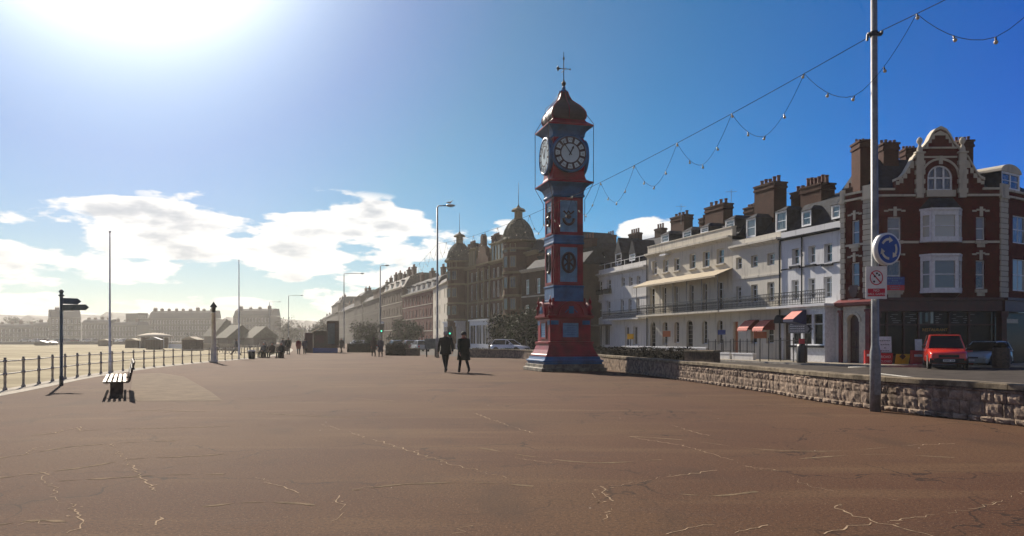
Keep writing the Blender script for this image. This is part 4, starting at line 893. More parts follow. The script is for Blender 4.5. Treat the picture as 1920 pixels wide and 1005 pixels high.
sheet('promenade', LEFT[::-1]+[(95,-40),(120,560)][::1], 0, 'tarmac', thick=.6)
def offset(path, d):
    out = []
    for k, (x, y) in enumerate(path):
        a, b = Vector(path[max(k-1,0)]), Vector(path[min(k+1,len(path)-1)]); t_ = (b-a).normalized(); out.append((x+t_.y*d, y-t_.x*d))
    return out
def strip(name, pa, pb, z, m, h=None):
    b = MB()
    for k in range(len(pa)-1):
        b.quad((*pa[k],z),(*pb[k],z),(*pb[k+1],z),(*pa[k+1],z))
    return tag(b.obj(name, m), kind='structure')
strip('promenade_kerb', offset(LEFT, -.10), offset(LEFT, .85), .006, 'concrete')
road = WALLP[:-1]
b = MB(); r0 = offset(WALLP, .35)
b = MB(); poly = r0+[(-6,72),(-13,85),(-20,120),(-26,160),(-45,260),(-95,420),(-60,420),(0,150),(12,90),(60,60),(90,20),(90,-30)]
sheet('road', poly, .004, 'asphalt')
pav = [TP(1088), TP(1576), tuple(f1.P0), tuple(f1.P1), tuple(fm.P1), tuple(f3.P1)]
pav = [(x, y) for x, y in pav]
outer = offset(pav, 3.2)
b = MB()
for k in range(len(pav)-1):
    b.quad((*outer[k],.12),(*outer[k+1],.12),(*pav[k+1],.12),(*pav[k],.12), 0)
    o2 = offset(pav, 3.32)
    b.quad((*o2[k],.116),(*o2[k+1],.116),(*outer[k+1],.116),(*outer[k],.116), 1); b.quad((*o2[k],0),(*o2[k+1],0),(*o2[k+1],.116),(*o2[k],.116), 1)
tag(b.obj('pavement', ['concrete', 'kerb_stone']), kind='structure')
b = MB()                                                  # road markings
for k in range(9):
    x, y = 15.5-.30*k*3.4, 27+k*3.4; b.quad((x,y,.0085),(x+.12,y,.0085),(x+.12-.5,y+1.9,.0085),(x-.5,y+1.9,.0085))
c0 = offset(WALLP, 1.1); c1 = offset(WALLP, 1.2)
for k in range(12, len(c0)-14): b.quad((*c0[k],.0085),(*c1[k],.0085),(*c1[k+1],.0085),(*c0[k+1],.0085))
for (pts) in ([(1590,688),(1625,686.5),(1625,688),(1590,689.5)],[(1650,700),(1760,713),(1757,714.5),(1650,701.5)]):
    b.add([(*GR(*q), .0085) for q in pts], [(0,1,2,3)])
tag(b.obj('road_markings', 'road_paint'), kind='structure')
# patches and filled cracks in the tarmac
b = MB(); b.add([(*GR(*q), .004) for q in ((243,752),(418,751.5),(396,735),(345,706),(300,699),(249,701))], [tuple(range(6))]); tag(b.obj('tarmac_patch', 'patch'), kind='structure')
CR = [[(602,795),(655,810),(685,822)],[(700,824),(735,835),(760,842),(795,855),(822,862),(850,872),(875,877),(950,897)],[(625,930),(642,950),(645,965),(620,978)],
 [(205,832),(232,860),(255,885),(292,920)],[(75,885),(92,890),(78,897),(95,912),(105,915),(107,940),(135,948),(150,970),(160,980),(125,1000)],[(0,895),(75,887),(165,875)],[(0,857),(50,852),(60,842),(100,834)],
 [(300,970),(292,985)],[(873,985),(845,1005)],[(1150,912),(1200,903),(1250,895),(1290,890),(1345,882)],[(1395,874),(1460,882),(1490,895),(1498,905),(1525,914),(1595,925),(1645,932),(1685,939)],
 [(1560,947),(1580,960),(1630,977),(1670,985),(1720,997),(1760,1010)],[(1630,980),(1595,987),(1545,1002)],[(1110,925),(1133,947),(1152,957),(1147,967),(1130,975)],[(1125,912),(1140,930),(1150,940)],
 [(1670,977),(1750,965),(1810,957),(1890,937),(1935,915)],[(1260,797),(1305,812),(1330,817)],[(1180,820),(1275,835),(1330,850),(1400,872)],[(960,857),(1035,868)],[(1700,835),(1790,832)],
 [(480,895),(560,925)],[(100,812),(150,800),(148,812)],[(1250,1002),(1290,990),(1340,985)],[(660,918),(712,911)],[(30,985),(70,978),(120,983)],[(890,775),(960,800),(1000,812)],[(1380,1000),(1440,985)]]
rc = random.Random(5)
b = MB()
for ln in CR:
    pts = [Vector((*GR(*q), 0)) for q in ln]; fine = []
    for i in range(len(pts)-1):
        n_ = max(2, int((pts[i+1]-pts[i]).length/.07)); perp = Vector((-(pts[i+1]-pts[i]).y, (pts[i+1]-pts[i]).x, 0)).normalized()
        for k in range(n_): fine.append(pts[i].lerp(pts[i+1], k/n_)+perp*rc.gauss(0, .024))
    fine.append(pts[-1]); ph = rc.random()*9; wb = rc.uniform(.0032, .0062)
    for i in range(len(fine)-1):
        w0 = max(0, wb*(.95+.35*math.sin(i*.37+ph)+.45*math.sin(i*.11+ph*2)+rc.uniform(-.4,.4))); d_ = (fine[i+1]-fine[i]); 
        if w0 < .0016 or d_.length < 1e-4: continue
        p_ = Vector((-d_.y, d_.x, 0)).normalized()*w0; A, B_ = fine[i], fine[i+1]
        b.add([(A.x-p_.x,A.y-p_.y,.0035),(B_.x-p_.x,B_.y-p_.y,.0035),(B_.x+p_.x,B_.y+p_.y,.0035),(A.x+p_.x,A.y+p_.y,.0035)], [(0,1,2,3)])
        if rc.random() < .07:                                   # crumbs where the crack has opened
            for _ in range(3):
                cx, cy, s_ = A.x+rc.gauss(0,.05), A.y+rc.gauss(0,.05), rc.uniform(.008,.022); b.add([(cx-s_,cy,.0036),(cx,cy-s_*.7,.0036),(cx+s_,cy,.0036),(cx,cy+s_*.8,.0036)], [(0,1,2,3)])
tag(b.obj('tarmac_cracks', 'crack_fill'), kind='structure')
WR = [[(-10,897),(75,887),(165,875),(250,861),(350,856),(445,850)],[(-10,860),(50,852),(130,838),(240,830),(330,826)],[(60,816),(180,806),(330,802),(500,798)],[(110,902),(200,897),(300,891),(420,889)],[(380,950),(470,942),(560,944),(600,950)],[(-10,985),(70,976),(130,979)],
 [(660,920),(760,908),(900,905),(1000,912)],[(900,840),(1010,858),(1120,868),(1240,862)],[(1180,818),(1290,826),(1420,842),(1560,846),(1700,836)],[(1250,925),(1340,930),(1420,922)],[(1500,860),(1640,852),(1790,858)],[(500,775),(640,782),(800,778)],[(150,775),(260,770),(390,772)],[(450,748),(560,744),(660,747),(740,752)]]
b = MB()
for ln in WR:
    pts = smooth_path([GR(*q) for q in ln], 14); ph = rc.random()*9
    for i in range(len(pts)-1):
        A, B_ = Vector(pts[i]), Vector(pts[i+1]); d_ = (B_-A); 
        if d_.length < 1e-5: continue
        g_ = lambda j: max(.0, .022*(.8+.6*math.sin(j*.21+ph)+.5*math.sin(j*.63+ph*3)))
        p_ = Vector((-d_.y, d_.x)).normalized(); w0, w1 = g_(i), g_(i+1)
        if w0+w1 < .004: continue
        b.add([(A.x-p_.x*w0,A.y-p_.y*w0,.0025),(B_.x-p_.x*w1,B_.y-p_.y*w1,.0025),(B_.x+p_.x*w1,B_.y+p_.y*w1,.0025),(A.x+p_.x*w0,A.y+p_.y*w0,.0025)], [(0,1,2,3)])
mat('wear', (.20, .145, .09), .95, .3, 7, spec=.04, fine=.4)
tag(b.obj('tarmac_wear', 'wear'), kind='structure')
# hills behind the town
b = MB(); xs = list(range(-1300, 1300, 4)); 
for i in range(len(xs)-1):
    for x0, x1 in ((xs[i], xs[i+1]),):
        h = lambda x: 26+3*math.sin(x*.011+1)+2*math.sin(x*.037)+1.6*math.sin(x*.13)+1.2*math.sin(x*.41)+1.0*math.sin(x*1.3)
        b.quad((x0,820,-1),(x1,820,-1),(x1,900,h(x1)),(x0,900,h(x0))); b.quad((x0,900,h(x0)),(x1,900,h(x1)),(x1,1200,h(x1)*1.0),(x0,1200,h(x0)*1.0))
mat('hill_green', (.018,.02,.012), .9, .3, .02)
tag(b.obj('hills', 'hill_green'), kind='structure')

# ---------------------------------------------------------------- trees and hedges
def leaves(n, fn, s, rnd):
    b = MB()
    for _ in range(n):
        c = Vector(fn()); a = Vector((rnd.gauss(0,1), rnd.gauss(0,1), rnd.gauss(0,1))).normalized(); q = a.orthogonal().normalized(); r = a.cross(q); k = s*rnd.uniform(.5,1.4)
        b.add([c-q*k, c-r*k*.55, c+q*k, c+r*k*.55], [(0,1,2,3)])
    return b
def tree(x, y, h, rw, label, n=2600, cb=.25, z0=0, lm='tree_leaf', s=.16, name='tree', cat='tree', group=None):
    rnd = random.Random(int(x*13+y*7)); t_ = empty(name, (x,y,z0), 0, label, cat, group)
    b = MB(); b.tube([(0,0,0),(.05,0,h*.3),(0,.1,h*.6)], [.03*h,.022*h,.01*h], 7)
    cl = []
    for k in range(14):
        a = rnd.random()*6.3; r = rw*rnd.uniform(.2,.8); z = h*rnd.uniform(cb+.12,.86); c = (r*math.cos(a), r*math.sin(a), z); cl.append((c, rw*rnd.uniform(.28,.5)))
        b.tube([(0,0,h*.3), (c[0]*.5,c[1]*.5,(h*.3+z)/2+.1), c], [.014*h,.009*h,.004*h], 5)
    b.obj('trunk', 'bark', t_)
    def fn():
        (c, r) = rnd.choice(cl); d = Vector((rnd.gauss(0,1),rnd.gauss(0,1),rnd.gauss(0,.8))).normalized()*r*rnd.uniform(.35,1.1); return (c[0]+d.x, c[1]+d.y, max(h*cb*.6, c[2]+d.z))
    leaves(n, fn, s, rnd).obj('crown', lm, t_); return t_
for (px, Z, h, rw, lab) in ((955,86,4.6,2.6,'dense evergreen bush left of the clock tower beside the white car'),(978,82,5.2,2.4,'tall shrub closest to the left side of the clock tower'),
    (941,92,4.4,1.8,'bush growing against the front of the hotel turret'),(688,112,4.4,2.4,'small round headed tree left of the traffic light'),
    (748,128,5.0,2.8,'broad leafy tree in front of the brown brick terrace'),(775,124,4.2,2.0,'smaller leafy tree right of the broad one before the red terrace'),(600,230,7,5,'dark tree above the seafront kiosk'),
    (543,300,9,7,'dark rounded tree above the group of walkers')):
    tree(*PX(px,Z), h, rw, lab, cb=.12, n=2600, s=.03*h)
for (px, h, rw, lab) in ((28,15.5,6,'tall far tree, leftmost on the skyline'),(40,14.5,3.4,'far tree just right of the leftmost skyline tree'),(61,13,6,'broad far tree left of the gabled house'),(75,12.5,5,'far tree touching the gabled house'),(168,12,4,'far tree right of the gabled house'),
    (222,12.6,7,'far rounded tree between the flagpole and flat block'),(421,12,5,'far tree right of the tapered column'),(2,11.5,5,'far tree cut by the left edge of the picture')):
    tree(*PX(px,FZ+22), h*1.05, rw, lab, cb=.1, n=1500, s=.55, z0=-.4)
def hedge(path, w_, z0, z1, label, name='hedge', n=5000, m='hedge_leaf'):
    rnd = random.Random(len(label)); L = [Vector((a,b,0)) for a, b in path]; cum = [0]
    for k in range(len(L)-1): cum.append(cum[-1]+(L[k+1]-L[k]).length)
    def fn():
        s = rnd.random()*cum[-1]; k = max(i for i in range(len(cum)-1) if cum[i] <= s); t_ = (s-cum[k])/(cum[k+1]-cum[k]); p_ = L[k].lerp(L[k+1], t_); d = (L[k+1]-L[k]).normalized()
        e = rnd.choice((-1,1,0)); off = e*w_/2 if e else rnd.uniform(-.5,.5)*w_; z = rnd.uniform(z0,z1) if e else z1
        return (p_.x+d.y*off+rnd.gauss(0,.03), p_.y-d.x*off+rnd.gauss(0,.03), z+rnd.gauss(0,.05)+.06*math.sin(s*1.7))
    b = leaves(n, fn, .055, rnd)
    a_, c_ = offset(path, -w_/2*.85), offset(path, w_/2*.85)
    for k in range(len(path)-1):
        A, B_, C_, D_ = a_[k], a_[k+1], c_[k+1], c_[k]
        b.quad((*A,z0),(*B_,z0),(*B_,z1-.05),(*A,z1-.05)); b.quad((*C_,z0),(*D_,z0),(*D_,z1-.05),(*C_,z1-.05)); b.quad((*A,z1-.05),(*B_,z1-.05),(*C_,z1-.05),(*D_,z1-.05)); 
        if k in (0, len(path)-2): b.quad((*A,z0),(*D_,z0),(*D_,z1-.05),(*A,z1-.05)); b.quad((*B_,z0),(*C_,z0),(*C_,z1-.05),(*B_,z1-.05))
    return tag(b.obj(name, m), label, 'hedge')
q0 = Vector(PX(1293, 40)); q1 = Vector(PX(1108, 52))
hedge([tuple(q0), tuple(q0.lerp(q1,.5)), tuple(q1)], .9, 0, .95, 'low dark clipped hedge behind the stone wall right of the clock tower')
hedge([PX(882,72), PX(945,70), PX(990,67)], .8, 0, .62, 'low green hedge in front of the white car left of the clock tower', m='hedge_green', n=2500)
hedge([PX(727,74.5), PX(762,74)], 1.2, 0, 1.05, 'square hedge bed just right of the distant couple', n=1500)
hedge([PX(655,93), PX(698,92)], 1.2, 0, 1.05, 'dark hedge bed between the kiosk and the distant couple', n=1500)

# ---------------------------------------------------------------- stone boundary walls
def stone_wall(path, H, label, lod=1.0, seed=3):
    rnd = random.Random(seed); L = [Vector((a, b, 0)) for a, b in path]; cum = [0]
    for k in range(len(L)-1): cum.append(cum[-1]+(L[k+1]-L[k]).length)
    tot = cum[-1]
    def at(s):
        s = min(max(s, 0), tot-1e-6); k = max(i for i in range(len(cum)-1) if cum[i] <= s); t_ = (s-cum[k])/(cum[k+1]-cum[k]); d = (L[k+1]-L[k]).normalized(); return L[k].lerp(L[k+1], t_), d
    root = empty('stone_wall', (0,0,0), 0, label, 'wall')
    core = MB(); st = MB(); cp = MB(); W_ = .36
    n = max(2, int(tot/1.2))
    for k in range(n):
        a, da = at(tot*k/n); b, db = at(tot*(k+1)/n); na, nb = Vector((da.y,-da.x,0)), Vector((db.y,-db.x,0))
        A = [a+na*.02, b+nb*.02, b+nb*W_, a+na*W_]
        core.add([(v.x,v.y,0) for v in A]+[(v.x,v.y,H-.1) for v in A], [(0,1,5,4),(1,2,6,5),(2,3,7,6),(3,0,4,7),(4,5,6,7)])
    courses = [(0,.11,.28),(.115,.36,.30),(.365,.55,.27),(.555,H-.115,.34)]
    for (z0, z1, bl) in courses:
        s = rnd.uniform(-.2, 0)
        while s < tot:
            l = bl*rnd.uniform(.6,1.5); e = min(s+l-.014, tot); s0 = max(s, 0); 
            if e-s0 > .05:
                a, da = at(s0); b, db = at(e); out = rnd.uniform(.010,.028)+(.035 if z0 == 0 else 0)
                near = (a.y < 34)
                nu, nv = (5, 4) if near else (1, 1); vs = []
                for j in range(nv+1):
                    for i in range(nu+1):
                        p_ = a.lerp(b, i/nu); nn = Vector((da.y,-da.x,0)); z = z0+(z1-z0)*j/nv; edge = i in (0,nu) or j in (0,nv)
                        o_ = -out*.35 if (edge and near) else -out-(rnd.uniform(-.012,.016) if near else 0)
                        if edge and near: z += rnd.uniform(-.006,.006)
                        vs.append((p_.x+nn.x*o_, p_.y+nn.y*o_, z))
                fs = [(j*(nu+1)+i, j*(nu+1)+i+1, (j+1)*(nu+1)+i+1, (j+1)*(nu+1)+i) for j in range(nv) for i in range(nu)]
                m0 = len(vs); nn = Vector((da.y,-da.x,0))
                vs += [(a.x+nn.x*.03,a.y+nn.y*.03,z0),(b.x+nn.x*.03,b.y+nn.y*.03,z0),(b.x+nn.x*.03,b.y+nn.y*.03,z1),(a.x+nn.x*.03,a.y+nn.y*.03,z1)]
                c0, c1, c2, c3 = 0, nu, nv*(nu+1)+nu, nv*(nu+1)
                fs += [(m0, c3 and m0+3, c3, c0), (c1, c2, m0+2, m0+1), (c3, m0+3, m0+2, c2), (c0, c1, m0+1, m0)]
                st.add(vs, fs, 0)
            s += l
    s = 0
    while s < tot:
        l = rnd.uniform(.7,1.1); e = min(s+l-.012, tot); a, da = at(s); b, db = at(e); na, nb = Vector((da.y,-da.x,0)), Vector((db.y,-db.x,0)); j = rnd.uniform(-.006,.006)
        A = [a-na*.05, b-nb*.05, b+nb*(W_+.04), a+na*(W_+.04)]; 
        cp.add([(v.x,v.y,H-.1) for v in A]+[(v.x,v.y,H-.012+j) for v in A]+[(v.x+nn.x*s_,v.y+nn.y*s_,H+j) for v, nn, s_ in zip(A,(na,nb,nb,na),(.02,.02,-.02,-.02))], [(0,3,2,1),(0,1,5,4),(1,2,6,5),(2,3,7,6),(3,0,4,7),(4,5,9,8),(5,6,10,9),(6,7,11,10),(7,4,8,11),(8,9,10,11)])
        s += l
    core.obj('core', 'wall_joint', root); st.obj('stonework', 'wall_stone', root); cp.obj('coping', 'coping_stone', root); return root
stone_wall(WALLP, .72, 'long rough stone wall with flat coping running from the right edge back past the clock tower')
stone_wall([PX(764,73.5), PX(787.5,73)], .72, 'short stone wall end beside the square hedge bed', seed=9)
stone_wall([PX(1294,39.8), PX(1350,37.6)], .98, 'short brown stone planter wall at the end of the dark hedge', seed=11)
# pale garden walls in front of the terrace
def lowwall(pa, pb, off, h, label, t=.2):
    f = Fr(TP(pa), TP(pb)); r = empty('garden_wall', (0,0,0), 0, label, 'wall'); r.matrix_world = f.M
    MB().box(0, f.W, -off-t, -off, .12, h).obj('wall_body', 'white_render_two', r); MB().box(-.03, f.W+.03, -off-t-.04, -off+.04, h+.002, h+.09).obj('wall_cap', 'white_paint', r); return f, r
lowwall(1207, 1372, 2.0, .85, 'white capped garden wall along the front of the canopied cream house')
lowwall(1374, 1418, 2.0, .5, 'low white garden wall below the red awnings')
lowwall(1423, 1464, 2.0, .5, 'low white garden wall in front of the hooded arch doorway')
def iron_rail(pa, pb, off, z0, z1, label, sp=.17):
    f = Fr(TP(pa), TP(pb)); r = empty('garden_railing', (0,0,0), 0, label, 'railing'); r.matrix_world = f.M
    b = MB(); b.box(0, f.W, -off-.02, -off+.02, z1-.12, z1-.08); b.box(0, f.W, -off-.02, -off+.02, z0+.1, z0+.14); n = int(f.W/sp)
    for k in range(n+1):
        x = k*f.W/n; b.tube([(x,-off,z0),(x,-off,z1-.05),(x,-off,z1+.05)], [.012,.012,.002], 4)
    b.obj('bars', 'black_iron', r)
    for k in range(4): x = k*f.W/3; MB().tube([(x,-off,z0),(x,-off,z1+.08)], .035, 6).obj('post', 'black_iron', r)
iron_rail(1374, 1418, 2.1, .6, 1.45, 'black iron railing on the low wall below the red awnings')
iron_rail(1423, 1464, 2.1, .6, 1.5, 'black iron railing on the low wall before the hooded doorway')
iron_rail(1497, 1572, 2.3, .12, 1.55, 'tall black railing in front of the bay window', .14)
# ---------------------------------------------------------------- clock tower
T = empty('clock_tower', (*PX(1057, 37.9), 0), R(14.5), 'ornate red and blue cast iron clock tower on a stone base', 'clock tower')
def lt(name, m, prof, par=T, sq=True, n=16, c=(0,0,0), smooth=False, bev=None):
    o = MB().lathe(prof, c, n, 0, sq).obj(name, m, par, smooth)
    if bev: bevel(o, bev)
    return o
lt('base', 'tower_stone', [(1.62,0),(1.62,.16),(1.52,.18),(1.52,.34)], bev=.02)
lt('plinth', 'tower_blue', [(1.44,.341),(1.44,.44),(1.50,.46),(1.50,.52),(1.40,.56),(1.36,.66),(1.36,.70)])
bd = lt('pedestal', 'tower_red', [(1.30,.701),(1.30,.78),(1.26,.82),(1.16,1.02),(1.10,1.22),(1.10,1.30),(1.14,1.32),(1.14,1.40),(1.02,1.42),(1.02,2.50),(1.12,2.54),(1.16,2.66),(1.02,2.70),(.95,2.95),(.84,3.20),(.76,3.35)])
sh = lt('shaft', 'tower_red', [(.735,3.351),(.735,8.35)])
lt('shaft_base', 'tower_blue', [(.79,3.34),(.79,3.42),(.752,3.44),(.752,4.0),(.79,4.04),(.79,4.10),(.74,4.12)])
lt('shaft_band', 'tower_blue', [(.742,6.10),(.785,6.12),(.785,6.2),(.758,6.22),(.758,6.42),(.785,6.44),(.785,6.52),(.742,6.54)])
def face(k): return Matrix.Rotation(R(90*k), 4, 'Z')
def panel(name, m, x0, x1, z0, z1, y, k, par, th=.02):
    return MB().box(x0, x1, -y-th, -y+.005, z0, z1).obj(name, m, par, M=face(k))
for k in range(4):
    for (z0, z1) in ((4.28, 5.95), (6.68, 8.2)):
        p_ = panel('shaft_panel', 'tower_pale_blue', -.44, .44, z0, z1, .736, k, sh, .006)
        f_ = MB()
        for (a, b, c_, d_) in ((-.53,-.44,z0-.09,z1+.09),(.44,.53,z0-.09,z1+.09),(-.44,.44,z0-.09,z0),(-.44,.44,z1,z1+.09)): f_.box(a, b, -.785, -.74, c_, d_)
        f_.obj('panel_frame', 'tower_red', sh, M=face(k))
        e = MB(); zc = (z0+z1)/2+(.1 if z0 < 5 else -.05)
        if z0 < 5:                                       # round wreath motif
            e.tube([(.31*math.cos(a), -.765, zc+.46*math.sin(a)) for a in [2*math.pi*j/20 for j in range(21)]], .07, 6)
            e.box(-.07,.07,-.79,-.745,zc-.5,zc+.42); e.tube([(-.25,-.77,zc-.2),(0,-.77,zc+.05),(.25,-.77,zc-.2)], .05, 6); e.tube([(-.2,-.77,zc+.2),(0,-.77,zc-.02),(.2,-.77,zc+.2)], .04, 6)
        else:
            e.tube([(.26*math.cos(a), -.765, zc-.05+.3*math.sin(a)) for a in [math.pi+math.pi*j/10 for j in range(11)]], .07, 6)
            e.lathe([(.01,-.08),(.12,-.03),(.14,.04),(.05,.14),(.01,.15)], (0,-.76,zc), 8); e.tube([(-.26,-.765,zc+.30),(-.1,-.765,zc+.16),(0,-.765,zc+.3),(.1,-.765,zc+.16),(.26,-.765,zc+.3)], .045, 6)
        e.obj('emblem', 'tower_brown', sh, M=face(k))
    a = MB()                                             # pediment arch over each pedestal face
    pts = [(.62*math.cos(t_), 2.68+.62*math.sin(t_)) for t_ in [math.pi*j/14 for j in range(15)]]
    a.ext(pts[::-1], -1.14, -.62); 
    o = a.obj('pediment', 'tower_red', bd, M=face(k))
    a = MB(); a.tube([(.62*math.cos(t_), -1.15, 2.68+.62*math.sin(t_)) for t_ in [math.pi*j/14 for j in range(15)]], .05, 6); a.box(-.75,.75,-1.2,-1.0,2.6,2.69); a.obj('pediment_moulding', 'tower_red', o)
    a = MB(); a.box(-.12,.12,-1.17,-1.142,2.75,3.1); a.tube([(-.3,-1.15,2.8),(-.15,-1.15,2.95),(0,-1.15,2.8),(.15,-1.15,2.95),(.3,-1.15,2.8)], .03, 5); a.obj('pediment_ornament', 'tower_blue', o)
    p_ = panel('plaque', 'tower_pale_blue', -.40, .40, 1.62, 2.30, 1.021, k, bd, .02)
    a = MB(); 
    for (x0, x1, z0, z1) in ((-.48,-.40,1.54,2.38),(.40,.48,1.54,2.38),(-.40,.40,1.54,1.62),(-.40,.40,2.30,2.38)): a.box(x0,x1,-1.075,-1.02,z0,z1)
    a.obj('plaque_frame', 'tower_red', bd, M=face(k))
    a = MB()
    for j in range(5):
        wl_ = random.uniform(.2,.33); a.box(-wl_,wl_,-1.052,-1.042,1.74+j*.105,1.765+j*.105)
    a.obj('lettering', 'tower_blue', p_, M=face(k) if False else Matrix.Identity(4))
    for (a_, b_) in ((-.98,-.60),(.60,.98)): panel('small_plaque', 'tower_blue', a_, b_, 2.22, 2.42, 1.02, k, bd, .018)
for sx in (-1, 1):
    for sy in (-1, 1):
        lt('finial', 'tower_red', [(.10,0),(.12,.06),(.05,.12),(.05,.22),(.11,.30),(.12,.38),(.05,.46),(.04,.54),(.09,.60),(.08,.68),(.02,.76),(.012,.9)], T, False, 10, (sx*1.0, sy*1.0, 2.70), True)
        q = MB(); q.tube([(sx*.98,sy*.98,2.72),(sx*.93,sy*.93,3.0),(sx*.80,sy*.80,3.15),(sx*.80,sy*.80,3.5)], .07, 6); q.obj('scroll', 'tower_red', T)
lt('capital', 'tower_blue', [(.74,8.351),(.80,8.40),(.80,8.48),(.76,8.52),(.78,8.66),(.86,8.84),(1.00,8.96),(1.12,9.02)])
lt('lower_cornice', 'tower_red', [(1.14,9.021),(1.14,9.08),(1.02,9.12),(.86,9.22),(.80,9.40),(.78,9.62)])
cl = lt('clock_case', 'tower_red', [(.77,9.621),(.79,9.7),(.79,11.1),(.75,11.22)])
lt('upper_frieze', 'tower_blue', [(.76,11.221),(.80,11.30),(.80,11.38),(.86,11.52),(.98,11.64),(1.12,11.74)])
ev = lt('eaves', 'tower_red', [(1.14,11.741),(1.14,11.80),(1.00,11.90),(.86,12.02),(.80,12.10)])
dm = [(.78,12.101),(.84,12.2),(.86,12.34),(.84,12.48),(.76,12.64),(.62,12.84),(.46,13.0),(.31,13.16),(.22,13.34),(.17,13.52),(.15,13.62)]
o = lt('dome', 'tower_brown', dm)
q = MB()
for sx in (-1, 1):
    for sy in (-1, 1): q.tube([(sx*r, sy*r, z) for r, z in dm], .035, 6)
    q.tube([(sx*(r+.06), 0, z+.05) for r, z in dm], .018, 5); q.tube([(0, sx*(r+.06), z+.05) for r, z in dm], .018, 5)
q.obj('dome_rib', 'tower_red', o)
lt('finial_cap', 'tower_blue', [(.20,13.621),(.20,13.68),(.10,13.74),(.09,13.86),(.05,13.92)], T, False, 12)
v = lt('weathervane', 'black_iron', [(.05,13.921),(.10,13.98),(.12,14.05),(.10,14.12),(.04,14.18),(.022,14.3),(.022,15.2),(.05,15.25),(.05,15.32),(.02,15.36),(.012,15.6)], T, False, 10)
q = MB(); q.tube([(-.33,0,14.78),(.33,0,14.78)], .018, 5); q.tube([(0,-.33,14.70),(0,.33,14.70)], .018, 5)
for sx in (-1, 1): q.lathe([(.01,-.05),(.05,0),(.01,.05)], (sx*.33,0,14.78), 8)
q.ext([(-.36,14.74),(-.30,14.92),(-.22,14.80),(-.14,14.80),(-.14,14.76),(-.22,14.74),(-.30,14.62)], -.01, .01); q.obj('vane_arms', 'black_iron', v)
# light frame of thin rods on the corners
q = MB()
for sx in (-1, 1):
    for sy in (-1, 1):
        q.tube([(sx*.86,sy*.86,12.35),(sx*1.13,sy*1.13,11.86),(sx*1.13,sy*1.13,9.02),(sx*.80,sy*.80,8.25),(sx*.80,sy*.80,7.2)], .016, 5)
    for s in (0, 1):
        pts = [(.9,12.1),(.98,12.45),(.92,12.75),(.62,13.02),(.42,13.3),(.2,13.62)]
        q.tube([(sx*r, 0, z) if s else (0, sx*r, z) for r, z in pts], .012, 5)
q.obj('rod_frame', 'black_iron', T)
nums = ['XII','I','II','III','IV','V','VI','VII','VIII','IX','X','XI']
for k in range(4):
    zc = 10.42; M = face(k)
    rot = Matrix.Translation((0,-.80,zc)) @ Matrix.Rotation(R(90), 4, 'X')
    dr = MB().lathe([(.86,-.06),(.90,0),(.92,.10),(.90,.2),(.82,.22),(.80,.185),(.78,.18)], (0,0,0), 40).obj('clock_drum', 'tower_blue', T, True, M @ rot)
    d = MB().lathe([(.01,.186),(.80,.187),(.80,.192),(.01,.193)], (0,0,0), 40).obj('dial', 'tower_brown', dr)
    d2 = MB()
    for h in range(12):
        a = R(90-30*h); a0, a1 = a-R(10), a+R(10); r0, r1 = .52, .74
        d2.ext([(r*math.cos(t_), r*math.sin(t_)) for r, t_ in ((r0,a0+.015),(r1,a0),(r1,a),(r1,a1),(r0,a1-.015),(r0,a))], .196, .202, ax='xy')
    d2.lathe([(.01,.195),(.45,.196),(.45,.203),(.01,.204)], (0,0,0), 32); d2.obj('dial_face', 'dial_white', d)
    for h in range(12):
        a = R(90-30*h); text_mesh(nums[h], .15, 'numeral', 'black_iron', d, Matrix.Translation((.63*math.cos(a), .63*math.sin(a), .205)) @ Matrix.Rotation(a-R(90), 4, 'Z'), .002)
    def hand(ang, L, w_, z, nm):
        b = MB(); b.ext([(-w_,-.12),(w_,-.12),(w_*1.2,L*.6),(w_*2.2,L*.66),(0,L),(-w_*2.2,L*.66),(-w_*1.2,L*.6)], z, z+.01, ax='xy'); b.obj(nm, 'black_iron', d, M=Matrix.Rotation(R(-ang), 4, 'Z'))
    hand(27, .42, .028, .212, 'hour_hand'); hand(324, .68, .020, .226, 'minute_hand')
    MB().lathe([(.04,.21),(.04,.24),(.01,.245)], (0,0,0), 10).obj('hub', 'black_iron', d)

# ---------------------------------------------------------------- promenade railing
def railing(path, sp, label, h=.98, sc=1., z0=0, pr=.038):
    L = [Vector((a,b,z0)) for a, b in path]; cum = [0]
    for k in range(len(L)-1): cum.append(cum[-1]+(L[k+1]-L[k]).length)
    root = empty('promenade_railing', L[0], 0, label, 'railing')
    n = int(cum[-1]/sp); P = []
    for j in range(n+1):
        s = min(j*sp, cum[-1]-1e-5); k = max(i for i in range(len(cum)-1) if cum[i] <= s); P.append(L[k].lerp(L[k+1], (s-cum[k])/(cum[k+1]-cum[k]))-L[0])
    key = 'post%g' % h
    if key not in WC: WC[key] = MB().lathe([(pr*1.7,0),(pr*1.7,.05),(pr*1.1,.09),(pr,.12),(pr,h*.43),(pr*1.5,h*.46),(pr*1.5,h*.52),(pr,h*.55),(pr*.95,h*.84),(pr*1.45,h*.87),(pr*1.45,h*.91),(pr*.8,h*.93),(pr*1.1,h*.96),(pr*.9,h*.99),(pr*.2,h)], (0,0,0), 10).mesh('post', 'rail_paint', True)
    for p_ in P:
        o = bpy.data.objects.new('post', WC[key]); C.objects.link(o); o.parent = root; o.location = p_
    for z in (h*.88, h*.49): MB().tube([p_+Vector((0,0,z)) for p_ in P], .021, 6).obj('rail', 'rail_paint', root, True)
    return root
cut = [q for q in LEFT if 13 < q[1] < 72]
railing(offset(cut, .12), 1.72, 'grey iron promenade railing with ball topped posts curving along the beach edge')
railing([PX(412,92), PX(440,88), PX(478,82), PX(505,76)], 1.1, 'second, denser railing farther off around the beach ramp', z0=0)
railing([PX(506,75), PX(516,86), PX(528,104), PX(536,140)], 1.8, 'farthest promenade railing beyond the people on the bench')

